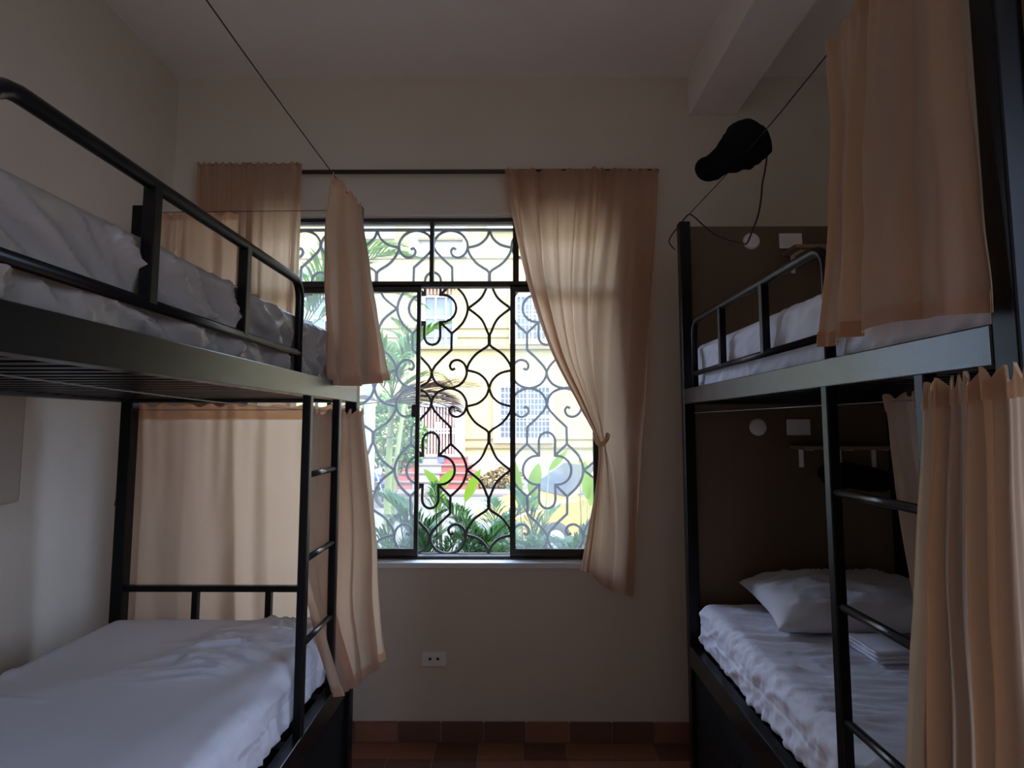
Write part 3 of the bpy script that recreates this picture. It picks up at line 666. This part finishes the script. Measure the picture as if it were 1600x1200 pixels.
# black sack clipped on the wire
YS = 1.95
sk_ = lumpy('cloth_sack', 'black cloth sack tied on the wire above the right bunk', 'sack',
      [at(1090, 268, YS), at(1107, 264, YS), at(1124, 255, YS), at(1142, 243, YS), at(1162, 229, YS), at(1180, 216, YS), at(1193, 207, YS)],
      [0.012, 0.044, 0.046, 0.064, 0.082, 0.076, 0.030], M['bag'], 0.16, 8, flat=0.8)
m = MB().tube([at(1168, 205, YS), at(1174, 199, YS), at(1180, 201, YS)], [0.02, 0.014, 0.006], 8); m.build('sack_tip', M['bag'], sk_)
m = MB().lathe([(0.036, -0.01), (0.046, 0.0), (0.036, 0.01)], at(1106, 264, YS), 'Y', 18); m.build('sack_base', M['bag'], sk_)
dc = [at(1193, 212, YS), at(1197, 228, YS), at(1198, 245, YS), at(1195, 268, YS), at(1191, 288, YS), at(1189, 312, YS), at(1184, 338, YS+0.05),
      at(1175, 362, YS+0.1), at(1167, 380, YS+0.15), at(1160, 380, YS+0.18), at(1140, 376, YS+0.25), at(1118, 367, YS+0.35), at(1100, 353, YS+0.45), at(1086, 340, YS+0.55), at(1077, 335, YS+0.6), at(1070, 341, 2.66), at(1063, 350, 2.68)]
wire('drawstring', 'dark red drawstring looping from the black sack to the bunk post', dc, 0.0032, M['cord'], 'cord')
wire('cord_tail', 'short dark cord tail looped on the top of the right bunk post', [at(1066, 350, 2.67), at(1055, 360, 2.67), at(1047, 372, 2.67), at(1046, 380, 2.67), at(1055, 391, 2.67)], 0.0028, M['cord'], 'cord')

# ================================================================== OUTSIDE
ZG = -0.45
M['asphalt'] = mat('street_concrete', (0.12, 0.107, 0.092), 0.9, var=0.12, vscale=1.5, bump=0.2, bscale=40)
M['soil'] = mat('garden_soil', (0.08, 0.06, 0.04), 0.95, var=0.3, vscale=14, bump=0.6, bscale=30)
M['pave'] = mat('pavement', (0.15, 0.128, 0.104), 0.9, var=0.1, vscale=3, bump=0.1, bscale=40)
M['yellow_wall'] = mat('yellow_render', (0.345, 0.275, 0.125), 0.9, var=0.05, vscale=0.8, bump=0.1, bscale=12, spec=0.1)
M['white_wall'] = mat('white_render', (0.50, 0.46, 0.38), 0.9, var=0.03, vscale=1.5, spec=0.1)
M['mould'] = mat('moulding_render', (0.20, 0.14, 0.07), 0.9, var=0.1, vscale=2)
M['far_pane'] = mat('far_window_glass', (0.13, 0.145, 0.16), 0.25)
M['white_metal'] = mat('white_painted_metal', (0.48, 0.45, 0.41), 0.5)
M['door_red'] = mat('red_door', (0.26, 0.10, 0.065), 0.6, var=0.15, vscale=4)
M['step_red'] = mat('red_step', (0.30, 0.07, 0.05), 0.7, var=0.15, vscale=3)
M['step_grey'] = mat('grey_step', (0.24, 0.215, 0.20), 0.8, var=0.1, vscale=4)
M['blue_tile'] = mat('blue_tile', (0.10, 0.12, 0.55), 0.4)
M['awning'] = mat('terracotta_hood', (0.28, 0.13, 0.08), 0.7)
M['leaf'] = thin_mat('palm_leaf', (0.045, 0.10, 0.018), 0.30, (0.12, 0.22, 0.025), bump=0, rough=0.45, var=0.35, vscale=4)
M['leaf_dark'] = thin_mat('areca_leaf', (0.03, 0.09, 0.028), 0.25, (0.10, 0.22, 0.04), bump=0, rough=0.4, var=0.4, vscale=5)
M['leaf_light'] = thin_mat('broad_leaf', (0.12, 0.20, 0.022), 0.40, (0.30, 0.44, 0.03), bump=0, rough=0.4, var=0.2, vscale=5)
M['leaf_bush'] = thin_mat('bush_leaf', (0.06, 0.14, 0.025), 0.30, (0.13, 0.25, 0.03), bump=0, rough=0.5, var=0.4, vscale=3)
M['dead_leaf'] = thin_mat('dead_frond', (0.060, 0.027, 0.016), 0.28, (0.16, 0.065, 0.028), bump=0, rough=0.7, var=0.35, vscale=6)
M['dry_grass'] = thin_mat('dry_grass', (0.22, 0.15, 0.06), 0.3, (0.25, 0.17, 0.06), bump=0, var=0.3)
M['stem'] = mat('green_trunk', (0.16, 0.18, 0.06), 0.7, var=0.25, vscale=8, stretch=(1, 1, 4))
M['concrete'] = mat('concrete_post', (0.36, 0.355, 0.34), 0.85, var=0.12, vscale=6, bump=0.2, bscale=40)
M['taxi'] = mat('yellow_paint', (0.42, 0.22, 0.04), 0.3, coat=0.5)
M['car_glass'] = mat('car_glass', (0.05, 0.06, 0.07), 0.08, spec=0.6)
M['tyre'] = mat('tyre', (0.02, 0.02, 0.02), 0.8)
M['chrome'] = mat('chrome', (0.7, 0.7, 0.72), 0.2, metal=0.9)
M['lamp_glass'] = mat('headlight_glass', (0.75, 0.78, 0.85), 0.1)
M['orange'] = mat('orange_sticker', (0.85, 0.16, 0.04), 0.5)
M['orange2'] = mat('amber_sticker', (0.90, 0.42, 0.06), 0.5)
M['blue_paint'] = mat('blue_paint', (0.03, 0.07, 0.42), 0.3, coat=0.4)

struct(box('street', M['asphalt'], -40, 40, -30, 60, ZG-0.2, ZG))
struct(box('garden_bed', M['soil'], -4, 6, YB+TH, 5.6, ZG, -0.18))
struct(box('kerb', M['pave'], -4, 6, 5.6, 5.75, ZG, -0.14, bevel=0.01))
struct(box('sidewalk', M['pave'], -30, 30, 17.2, 20.0, ZG, ZG+0.10, bevel=0.02))

# ---- yellow building across the street
YFC = 20.0
bd = empty('building', (0, YFC, ZG), 'pale yellow building with white windows across the street', 'building')
MB().box(-12, 12, YFC, YFC+0.5, ZG, 9.2).build('facade', M['yellow_wall'], bd)
def fz(py): return at(700, py, YFC).z
def fx(px, py=600): return at(px, py, YFC).x
def frect(px0, py0, px1, py1):
    a = at(px0, (py0+py1)/2, YFC); b = at(px1, (py0+py1)/2, YFC); return a.x, b.x, fz(py1), fz(py0)
MB().box(-12, 12, YFC-0.12, YFC, ZG, fz(712)).build('plinth', M['white_wall'], bd)
for py, h, d in ((513, 0.035, 0.05), (527, 0.035, 0.05), (544, 0.10, 0.14), (686, 0.03, 0.05), (699, 0.06, 0.07), (404, 0.03, 0.04)):
    z = fz(py); MB().box(-12, 12, YFC-d, YFC, z-h/2, z+h/2).build('moulding', M['mould'], bd)
def fwin(outer, inner, vb, hb, grid=None, pane='far_pane'):
    x0, x1, z0, z1 = frect(*outer); a0, a1, c0, c1 = frect(*inner)
    m = MB(); d = 0.10
    m.box(x0, a0, YFC-d, YFC, z0, z1); m.box(a1, x1, YFC-d, YFC, z0, z1); m.box(a0, a1, YFC-d, YFC, z0, c0); m.box(a0, a1, YFC-d, YFC, c1, z1)
    f = m.build('window', M['white_wall'], bd)
    MB().box(a0, a1, YFC-0.02, YFC-0.005, c0, c1).build('pane', M[pane], f)
    for px in vb:
        x = fx(px, (inner[1]+inner[3])/2); MB().box(x-0.035, x+0.035, YFC-0.06, YFC-0.02, c0, c1).build('glazing_bar', M['white_metal'], f)
    for py in hb:
        z = fz(py); MB().box(a0, a1, YFC-0.058, YFC-0.02, z-0.035, z+0.035).build('glazing_bar', M['white_metal'], f)
    if grid:
        g = MB(); n, k = grid
        for i in range(1, n): x = a0+(a1-a0)*i/n; g.box(x-0.011, x+0.011, YFC-0.10, YFC-0.08, c0, c1)
        for i in range(1, k): z = c0+(c1-c0)*i/k; g.box(a0, a1, YFC-0.10, YFC-0.08, z-0.011, z+0.011)
        tag(g.build('window_bars', M['white_metal'], f), kind='stuff')
    return f
f1 = fwin((651, 462, 715, 546), (665, 466, 707, 541), (681, 697), (497,))
a0, a1, c0, c1 = frect(662, 448, 712, 463)
MB().box(a0, a1, YFC-0.35, YFC, c1-0.08, c1).build('hood', M['awning'], f1)
for i in range(9):
    x = a0+(a1-a0)*(i+0.5)/9; MB().box(x-0.03, x+0.03, YFC-0.30, YFC-0.25, c0, c1-0.08).build('spindle', M['awning'], f1)
fwin((796, 455, 872, 538), (808, 465, 858, 530), (832,), (492,), (8, 6))
fwin((771, 597, 866, 692), (783, 606, 858, 684), (802, 824), (652,), (13, 9))
fwin((476, 462, 540, 546), (490, 466, 528, 541), (509,), (497,))
fwin((950, 597, 1046, 692), (962, 606, 1036, 684), (986, 1010), (652,), (13, 9))
for o_, i_ in (((640, 352, 730, 402), (656, 378, 722, 398)), ((560, 330, 618, 374), (574, 335, 604, 366)), ((760, 330, 830, 362), (772, 335, 818, 357))):
    f = fwin(o_, i_, (), (), None, 'white_wall')
    x0, x1, z0, z1 = frect(i_[0]-2, i_[1]-4, i_[2]+2, i_[1]); MB().box(x0, x1, YFC-0.22, YFC-0.10, z0, z1).build('hood', M['mould'], f)
# gated doorway
x0, x1, z0, z1 = frect(646, 628, 727, 712); a0, a1, c0, c1 = frect(659, 636, 711, 712)
m = MB(); m.box(x0, a0, YFC-0.15, YFC, z0, z1); m.box(a1, x1, YFC-0.15, YFC, z0, z1); m.box(a0, a1, YFC-0.15, YFC, c1, z1)
dr = m.build('door_surround', M['white_wall'], bd)
MB().box(a0, a1, YFC-0.03, YFC-0.01, c0, c1).build('door_leaf', M['door_red'], dr)
for i in range(11):
    x = a0+(a1-a0)*(i+0.5)/11; MB().box(x-0.022, x+0.022, YFC-0.12, YFC-0.08, c0, c1).build('gate_bar', M['white_metal'], dr)
for py in (671, 676, 711): z = fz(py); MB().box(a0, a1, YFC-0.125, YFC-0.075, z-0.03, z+0.03).build('gate_rail', M['white_metal'], dr)
zq = fz(664); MB().box((a0+a1)/2-0.12, (a0+a1)/2+0.10, YFC-0.14, YFC-0.10, zq-0.1, zq+0.1).build('lock_plate', M['white_metal'], dr)
# entrance steps
st = empty('entrance_steps', (at(678, 740, 19).x, 19.2, ZG), 'red and grey steps up to the gated door of the yellow building', 'steps')
zt = c0; nst = 4; xl, xr_ = fx(625, 740), fx(732, 740); cl, cr = fx(659, 740), fx(695, 740)
for i in range(nst):
    za = ZG + 0.10 + (zt-ZG-0.10)*i/nst; zb = ZG + 0.10 + (zt-ZG-0.10)*(i+1)/nst; ya = 18.2 + 0.42*i
    ex = 0.45 - 0.15*i
    MB().box(xl-ex, cl, ya, YFC-0.12, za, zb).build('red_step', M['step_red'], st); MB().box(cr, xr_+ex, ya, YFC-0.12, za, zb).build('red_step', M['step_red'], st)
    MB().box(cl, cr, ya-0.02, YFC-0.12, za, zb).build('grey_step', M['step_grey'], st)
    MB().box(xl-ex, xr_+ex, ya-0.05, ya+0.10, zb-0.035, zb+0.004).build('step_nosing', M['pave'], st)
for px in (661, 693):
    x = fx(px, 730); MB().box(x-0.09, x+0.09, 18.2+0.42*3-0.07, 18.2+0.42*3, zt-0.2, zt-0.04).build('blue_tile', M['blue_tile'], st)

# ---- parked taxi
def car():
    r = empty('car', (at(768, 780, 9.6).x, 9.6, ZG), 'yellow taxi parked in the street behind the plants', 'car')
    # local coordinates: x along the car (0 front), y width, z up
    Wd = 0.80
    body = [(0.02, 0.30), (0.0, 0.55), (0.10, 0.72), (0.75, 0.88), (1.05, 0.93), (2.6, 0.96), (3.6, 0.95), (4.15, 0.88), (4.2, 0.45), (4.1, 0.28), (3.7, 0.24), (0.4, 0.22)]
    def ext(prof, y0, y1, ins=0.0):
        vs = [(x, y0, z) for x, z in prof] + [(x, y1, z) for x, z in prof]; n = len(prof)
        return vs, [tuple(range(n)), tuple(range(2*n-1, n-1, -1))] + [(i, n+i, n+(i+1) % n, (i+1) % n) for i in range(n)]
    def part(name, vs, fs, m, par=r, bev=0.0):
        me = MB().add(vs, fs).mesh(name, m); o = link(name, me, par)
        if bev: b = o.modifiers.new('bevel', 'BEVEL'); b.width = bev; b.segments = 3; b.limit_method = 'ANGLE'
        return o
    bo = part('body', *ext(body, -Wd, Wd), M['taxi'], r, 0.05)
    cab = [(0.98, 0.92), (1.72, 1.42), (2.0, 1.46), (2.9, 1.45), (3.2, 1.40), (3.75, 0.95)]
    n = len(cab); vs = [(x, -Wd+0.04+(z-0.92)*0.30, z) for x, z in cab] + [(x, Wd-0.04-(z-0.92)*0.30, z) for x, z in cab]
    ca = part('cabin', vs, [tuple(range(n)), tuple(range(2*n-1, n-1, -1))] + [(i, n+i, n+(i+1) % n, (i+1) % n) for i in range(n)], M['taxi'], r, 0.03)
    def sidewin(pts, m=M['car_glass'], off=0.006, nm='side_window'):
        for s in (-1, 1):
            p = [(x, s*(Wd-0.04-(z-0.92)*0.30+off), z) for x, z in pts]; q = [(x, y-s*0.02, z) for x, y, z in p]; k = len(p)
            part(nm, p+q, [tuple(range(k)), tuple(range(2*k-1, k-1, -1))] + [(i, k+i, k+(i+1) % k, (i+1) % k) for i in range(k)], m, ca)
    sidewin([(1.18, 0.97), (1.74, 1.36), (2.18, 1.39), (2.22, 0.98)])
    sidewin([(2.30, 0.98), (2.26, 1.39), (2.85, 1.38), (3.30, 1.02)])
    for k in range(3):
        for j in range(2): sidewin([(2.02+0.07*j, 1.02+0.11*k), (2.02+0.07*j, 1.12+0.11*k), (2.085+0.07*j, 1.12+0.11*k), (2.085+0.07*j, 1.02+0.11*k)], M['orange'] if (j+k) % 2 else M['orange2'], 0.012, 'window_sticker')
    wd = [(1.02, -Wd+0.12, 0.955), (1.02, Wd-0.12, 0.955), (1.68, Wd-0.24, 1.395), (1.68, -Wd+0.24, 1.395)]
    part('windscreen', [(x-0.012, y, z+0.012) for x, y, z in wd] + [(x, y, z) for x, y, z in wd], [(0,1,2,3), (7,6,5,4), (0,4,5,1), (1,5,6,2), (2,6,7,3), (3,7,4,0)], M['car_glass'], ca)
    for s in (-1, 1):
        mo = MB().lathe([(0.02, -0.03), (0.07, -0.02), (0.085, 0.02), (0.05, 0.04)], (1.30, s*(Wd+0.10), 1.0), 'X', 14).mesh('mirror', M['taxi']); link('mirror', mo, r)
        hl = MB().lathe([(0.03, -0.03), (0.10, 0.0), (0.11, 0.08)], (0.05, s*(Wd-0.22), 0.66), 'X', 16).mesh('headlight', M['lamp_glass']); link('headlight', hl, r)
        for x in (0.75, 3.35):
            wl = MB().lathe([(0.12, s*(Wd-0.20)), (0.29, s*(Wd-0.19)), (0.30, s*(Wd-0.10)), (0.29, s*(Wd+0.005)), (0.18, s*(Wd+0.01))], (x, 0, 0.30), 'Y', 24).mesh('wheel', M['tyre']); wo = link('wheel', wl, r)
            link('hubcap', MB().lathe([(0.17, s*(Wd+0.005)), (0.16, s*(Wd+0.02)), (0.05, s*(Wd+0.03))], (x, 0, 0.30), 'Y', 20).mesh('hubcap', M['chrome']), wo)
    part('bumper', *ext([(-0.06, 0.34), (-0.06, 0.48), (0.06, 0.50), (0.06, 0.32)], -Wd+0.03, Wd-0.03), M['chrome'], r, 0.015)
    part('door_seam', *ext([(2.235, 0.30), (2.235, 0.95), (2.245, 0.95), (2.245, 0.30)], -Wd-0.003, Wd+0.003), M['tyre'], r)
    r.rotation_euler = (0, 0, R(24))
car()
# ---- blue motorcycle
def motorcycle():
    o = at(566, 790, 15.0); r = empty('motorcycle', (o.x, 15.0, ZG), 'blue motorcycle parked near the red steps', 'motorcycle')
    def L(nm, mb, m): return link(nm, mb.mesh(nm, m), r)
    for x in (-0.62, 0.62):
        L('wheel', MB().tube([(x+0.25*math.cos(a*math.pi/12), 0, 0.29+0.25*math.sin(a*math.pi/12)) for a in range(24)], 0.045, 8, closed=True), M['tyre'])
        L('hub', MB().lathe([(0.05, -0.05), (0.05, 0.05)], (x, 0, 0.29), 'Y', 12), M['chrome'])
    for s in (-1, 1): L('fork', MB().tube([(0.62, s*0.07, 0.29), (0.38, s*0.07, 0.95)], 0.022, 8), M['chrome'])
    L('fairing', MB().tube([(0.50, 0, 0.72), (0.30, 0, 0.80), (0.0, 0, 0.62), (-0.3, 0, 0.66), (-0.66, 0, 0.80)], [0.06, 0.13, 0.14, 0.14, 0.05], 12), M['blue_paint'])
    L('seat', MB().tube([(0.12, 0, 0.80), (-0.2, 0, 0.80), (-0.55, 0, 0.86)], [0.05, 0.10, 0.06], 10), M['tyre'])
    L('engine', MB().lathe([(0.08, -0.12), (0.15, -0.10), (0.15, 0.10), (0.08, 0.12)], (0.0, 0, 0.38), 'Y', 14), M['chrome'])
    L('handlebar', MB().tube([(0.28, -0.33, 1.05), (0.36, -0.15, 1.0), (0.36, 0.15, 1.0), (0.28, 0.33, 1.05)], 0.018, 8), M['tyre'])
    L('headlight', MB().lathe([(0.03, -0.06), (0.10, 0.0), (0.10, 0.03)], (0.46, 0, 0.92), 'X', 14), M['lamp_glass'])
    L('mudguard', MB().tube([(0.62+0.33*math.cos(R(a)), 0, 0.29+0.33*math.sin(R(a))) for a in (20, 50, 80, 110, 140)], 0.05, 8), M['blue_paint'])
    r.rotation_euler = (0, 0, R(-12))
motorcycle()
# ---- concrete post
p0, p1 = at(567, 760, 7.5), at(583, 760, 7.5)
po = empty('utility_post', ((p0.x+p1.x)/2, 7.5, ZG), 'pale concrete post standing left of the palm', 'post')
MB().lathe([(0.085, 0), (0.072, 2.6), (0.066, 3.2)], ((p0.x+p1.x)/2, 7.5, ZG), 'Z', 16).build('shaft', M['concrete'], po)
MB().lathe([(0.11, 0), (0.11, 0.12), (0.085, 0.14)], ((p0.x+p1.x)/2, 7.5, ZG), 'Z', 16).build('collar', M['concrete'], po)

# ---- plants
def frond_mesh(name, L, a0, droop, ll, n, m, seed, wd=0.014, spread=48, hang=0.25):
    rnd = random.Random(seed); mb = MB(); pts = []; p = Vector((0, 0, 0)); K = 14
    for i in range(K+1):
        t = i/K; pts.append(p.copy()); a = R(a0 - droop*t*t); p = p + Vector((0, math.cos(a), math.sin(a)))*(L/K)
    mb.tube(pts, [0.008*(1-0.8*i/K)+0.001 for i in range(K+1)], 5)
    for i in range(n):
        t = 0.16 + 0.84*i/(n-1); q = t*K; k = min(int(q), K-1); b = pts[k].lerp(pts[k+1], q-k); T = (pts[k+1]-pts[k]).normalized()
        for s in (-1, 1):
            ln = ll*(0.35+0.65*math.sin(math.pi*min(1, 0.15+t*0.9)))*rnd.uniform(0.85, 1.1)
            an = R(spread*(1-0.55*t) + rnd.uniform(-7, 7)); N = Vector((s, 0, 0))
            U = N.cross(T) if s > 0 else T.cross(N)
            d = (T*math.cos(an) + N*math.sin(an) + U.normalized()*0.22).normalized()
            mid = b + d*ln*0.5; tip = b + d*ln + Vector((0, 0, -hang*ln)); sd = d.cross(Vector((0, 0, 1)))
            sd = sd.normalized() if sd.length > 1e-4 else Vector((1, 0, 0))
            mb.add([b - sd*wd*0.3, b + sd*wd*0.3, mid + sd*wd, mid - sd*wd, tip], [(0, 1, 2, 3), (3, 2, 4)])
    return mb.mesh(name, m)
def put(par, name, me, loc, az, tilt=0.0, sc_=1.0, roll=0.0):
    o = link(name, me, par, Vector(loc) - Vector(par.location)); o.rotation_euler = (R(tilt), R(roll), R(az)); o.scale = (sc_,)*3; return o
ar = [frond_mesh('areca_frond', 0.80, 68, 75, 0.28, 36, M['leaf_dark'], 1, 0.009), frond_mesh('areca_frond', 0.72, 55, 80, 0.26, 34, M['leaf_dark'], 2, 0.009), frond_mesh('areca_frond', 0.85, 78, 60, 0.28, 36, M['leaf_dark'], 3, 0.009)]
def areca(px, Y, h, nf, label, seed):
    nf += 4
    rnd = random.Random(seed); b = at(px, 800, Y)
    r = empty('areca_palm', (b.x, Y, -0.18), label, 'palm', 'areca palms under the window')
    for k in range(nf):
        az = 360*k/nf + rnd.uniform(-18, 18); hh = h*rnd.uniform(0.75, 1.08); ox, oy = rnd.uniform(-0.10, 0.10), rnd.uniform(-0.08, 0.08)
        base = Vector((b.x+ox, Y+oy, -0.18)); top = base + Vector((ox*0.8, oy*0.8, hh))
        if k % 3 == 0: MB().tube([base, base.lerp(top, 0.5), top], [0.014, 0.011, 0.008], 6).build('cane', M['stem'], r)
        put(r, 'frond', ar[k % 3], top, az, rnd.uniform(-10, 8), rnd.uniform(0.75, 1.05))
areca(668, 4.75, 0.56, 12, 'feathery green palm low in the open middle of the window', 3)
areca(752, 4.55, 0.60, 12, 'feathery green palm at the bottom right of the open sash', 5)
areca(876, 4.50, 0.56, 13, 'feathery green palm behind the right glass pane', 7)
areca(628, 5.0, 0.44, 9, 'small feathery palm behind the left glass pane beside the thin trunk', 11)
areca(812, 5.1, 0.38, 9, 'small feathery palm behind the right window upright', 13)
# tall thin palm
YP = 6.0
pb, pt = at(598, 900, YP), at(612, 622, YP)
tp = empty('palm_tree', (pb.x, YP, -0.18), 'thin green palm trunk with dead brown fronds behind the left pane', 'palm')
pb.z = -0.18
MB().tube([pb, pb.lerp(pt, 0.4)+Vector((0.01, 0, 0)), pb.lerp(pt, 0.8), pt], [0.045, 0.04, 0.032, 0.028], 10).build('trunk', M['stem'], tp)
for k in range(5):
    q = pb.lerp(pt, 0.25+0.14*k); MB().lathe([(0.040, -0.008), (0.043, 0), (0.040, 0.008)], q, 'Z', 12).build('trunk_ring', M['pave'], tp)
gf = [frond_mesh('green_frond', 1.15, 70, 70, 0.42, 26, M['leaf'], 21, 0.018), frond_mesh('green_frond', 1.0, 50, 95, 0.40, 24, M['leaf'], 22, 0.018)]
df = [frond_mesh('dead_frond', 1.0, 8, 25, 0.50, 36, M['dead_leaf'], 31, 0.016, 26, 0.1), frond_mesh('dead_frond', 0.8, -15, 40, 0.50, 36, M['dead_leaf'], 32, 0.016, 34, 0.2)]
for az, k, tl, s_ in ((20, 0, 0, 0.8), (75, 1, 0, 0.9), (140, 0, 8, 0.8), (-25, 0, 12, 0.75), (-70, 1, -5, 0.7), (200, 1, 0, 0.9), (250, 0, 0, 0.9)): put(tp, 'green_frond', gf[k], pt, az, tl, s_)
dp = at(600, 628, YP-0.05)
for az, k, tl, s_ in ((-84, 0, 9, 0.95), (-97, 1, 20, 0.95), (-78, 1, 27, 0.88), (-112, 0, 10, 0.75), (-65, 0, -8, 0.75), (60, 0, 0, 0.7), (92, 1, 10, 0.7), (-105, 0, -12, 0.7)): put(tp, 'dead_frond', df[k], dp, az, tl, s_)
gb_ = at(690, 545, YP+0.5)
p2 = at(470, 520, 6.6)
t2 = empty('palm_tree', (p2.x, 6.6, -0.18), 'taller green palm reaching in from the left edge of the window', 'palm')
MB().tube([(p2.x-0.1, 6.6, -0.18), (p2.x-0.04, 6.6, 1.2), p2], [0.07, 0.06, 0.045], 10).build('trunk', M['stem'], t2)
bf = [frond_mesh('green_frond', 1.6, 62, 75, 0.55, 30, M['leaf'], 41, 0.020), frond_mesh('green_frond', 1.6, 40, 80, 0.55, 30, M['leaf'], 42, 0.020)]
for az, k, tl, s_ in ((-88, 0, 4, 1.0), (-80, 1, 0, 0.95), (-100, 1, 16, 1.05), (-60, 0, 12, 0.9), (20, 0, 0, 1), (80, 1, 0, 1), (130, 0, 0, 1), (-130, 0, 0, 0.9)): put(t2, 'green_frond', bf[k], p2, az, tl, s_)
# single green frond tip in the middle of the window
t3 = empty('palm_tree', (at(610, 700, 7.4).x, 7.4, -0.18), 'slender palm whose bright frond points right below the far window', 'palm')
q3 = at(640, 572, 7.4); q0 = Vector(t3.location)
MB().tube([q0, q0.lerp(q3, 0.5)+Vector((-0.05, 0, 0)), q3], [0.04, 0.032, 0.02], 8).build('trunk', M['stem'], t3)
for az, tl, s_ in ((-86, 0, 0.62), (-70, 15, 0.5), (70, 5, 0.55), (150, 10, 0.6)): put(t3, 'green_frond', gf[0], q3, az, tl, s_)
# broad-leaved plants
def blade_mesh(L, W, m, bend=0.25):
    mb = MB(); n = 10; vs = []; fs = []
    for i in range(n+1):
        t = i/n; wv = W*math.sin(math.pi*min(1, t*0.93+0.05))**0.8*(1-0.25*t); z = -bend*L*t*t
        if i == n: wv = 0.002
        vs += [(-wv/2, L*t, z+0.12*wv), (0, L*t, z), (wv/2, L*t, z+0.12*wv)]
    for i in range(n):
        for j in (0, 1): fs.append((i*3+j, i*3+j+1, i*3+j+4, i*3+j+3))
    return mb.add(vs, fs, True).mesh('leaf_blade', m)
def broad(label, leaves, Y, seed):
    rnd = random.Random(seed); bx_ = sum(l[0] for l in leaves)/len(leaves); b = at(bx_, 900, Y)
    r = empty('broad_leaf_plant', (b.x, Y, -0.18), label, 'plant', 'broad-leaved plants'); b.z = -0.18
    for (x0, y0, x1, y1, wd) in leaves:
        a, c = at(x0, y0, Y+rnd.uniform(-0.08, 0.08)), at(x1, y1, Y+rnd.uniform(-0.1, 0.1)); d = c-a; L = d.length
        MB().tube([b+Vector((rnd.uniform(-0.03, 0.03), 0, 0)), b.lerp(a, 0.5)+Vector((0, 0.02, 0)), a], [0.012, 0.009, 0.005], 6).build('stalk', M['stem'], r)
        me = blade_mesh(L, wd, M['leaf_light'], rnd.uniform(0.05, 0.2)); o = link('leaf', me, r, a-Vector(r.location))
        yax = d.normalized(); xax = yax.cross(Vector((0, -1, 0.35))).normalized(); zax = xax.cross(yax)
        o.rotation_euler = Matrix((xax, yax, zax)).transposed().to_euler()
broad('bright broad-leaved plant in the open middle of the window', [(688, 762, 661, 731, 0.075), (686, 764, 709, 733, 0.10), (688, 765, 679, 800, 0.07), (727, 782, 750, 733, 0.10), (684, 766, 700, 790, 0.06)], 4.95, 3)
broad('bright broad-leaved plant behind the left of the right glass pane', [(812, 790, 803, 715, 0.10), (830, 775, 842, 722, 0.13), (832, 800, 838, 768, 0.10), (858, 735, 886, 703, 0.07)], 4.9, 5)
broad('pale broad-leaved plant beside the knotted curtain', [(918, 780, 914, 720, 0.10), (922, 790, 934, 735, 0.09), (905, 715, 903, 706, 0.03)], 4.7, 7)
# background bush and dry plants
def leafcloud(name, label, cat, c, rad, n, m, size, seed, stem=None):
    rnd = random.Random(seed); r = empty(name, (c.x, c.y, ZG), label, cat); mb = MB()
    for _ in range(n):
        d = Vector((rnd.gauss(0, 1), rnd.gauss(0, 1), rnd.gauss(0, 1))).normalized(); k = rnd.uniform(0.55, 1.0)
        p = c + Vector((d.x*rad[0]*k, d.y*rad[1]*k, d.z*rad[2]*k)); p += Vector((noise.noise(p*1.5), 0, noise.noise(p*1.5+V((9, 0, 0)))))*0.35
        if p.z < ZG+0.05: continue
        a = Vector((rnd.uniform(-1, 1), rnd.uniform(-1, 1), rnd.uniform(-0.6, 0.6))).normalized()*size*rnd.uniform(0.6, 1.2); b_ = a.cross(Vector((rnd.uniform(-1, 1), rnd.uniform(-1, 1), 1))).normalized()*size*0.3
        mb.add([p-a*0.5, p+b_, p+a*0.6, p-b_], [(0, 1, 2, 3)])
    tag(mb.build('foliage', m, r), kind='stuff')
    for i in range(4):
        x = c.x + rad[0]*0.4*(i-1.5)/1.5; MB().tube([(x*0.5+c.x*0.5, c.y, ZG), (x, c.y, c.z)], 0.03, 6).build('stem', M['stem'], r)
leafcloud('shrub', 'dense green bush far behind the thin palm trunk', 'bush', at(604, 676, 16.0), (1.15, 0.8, 1.15), 2600, M['leaf_bush'], 0.16, 3)
leafcloud('shrub', 'low dry grassy shrub at the foot of the yellow building', 'bush', at(775, 745, 18.6), (1.0, 0.4, 0.32), 500, M['dry_grass'], 0.18, 5)
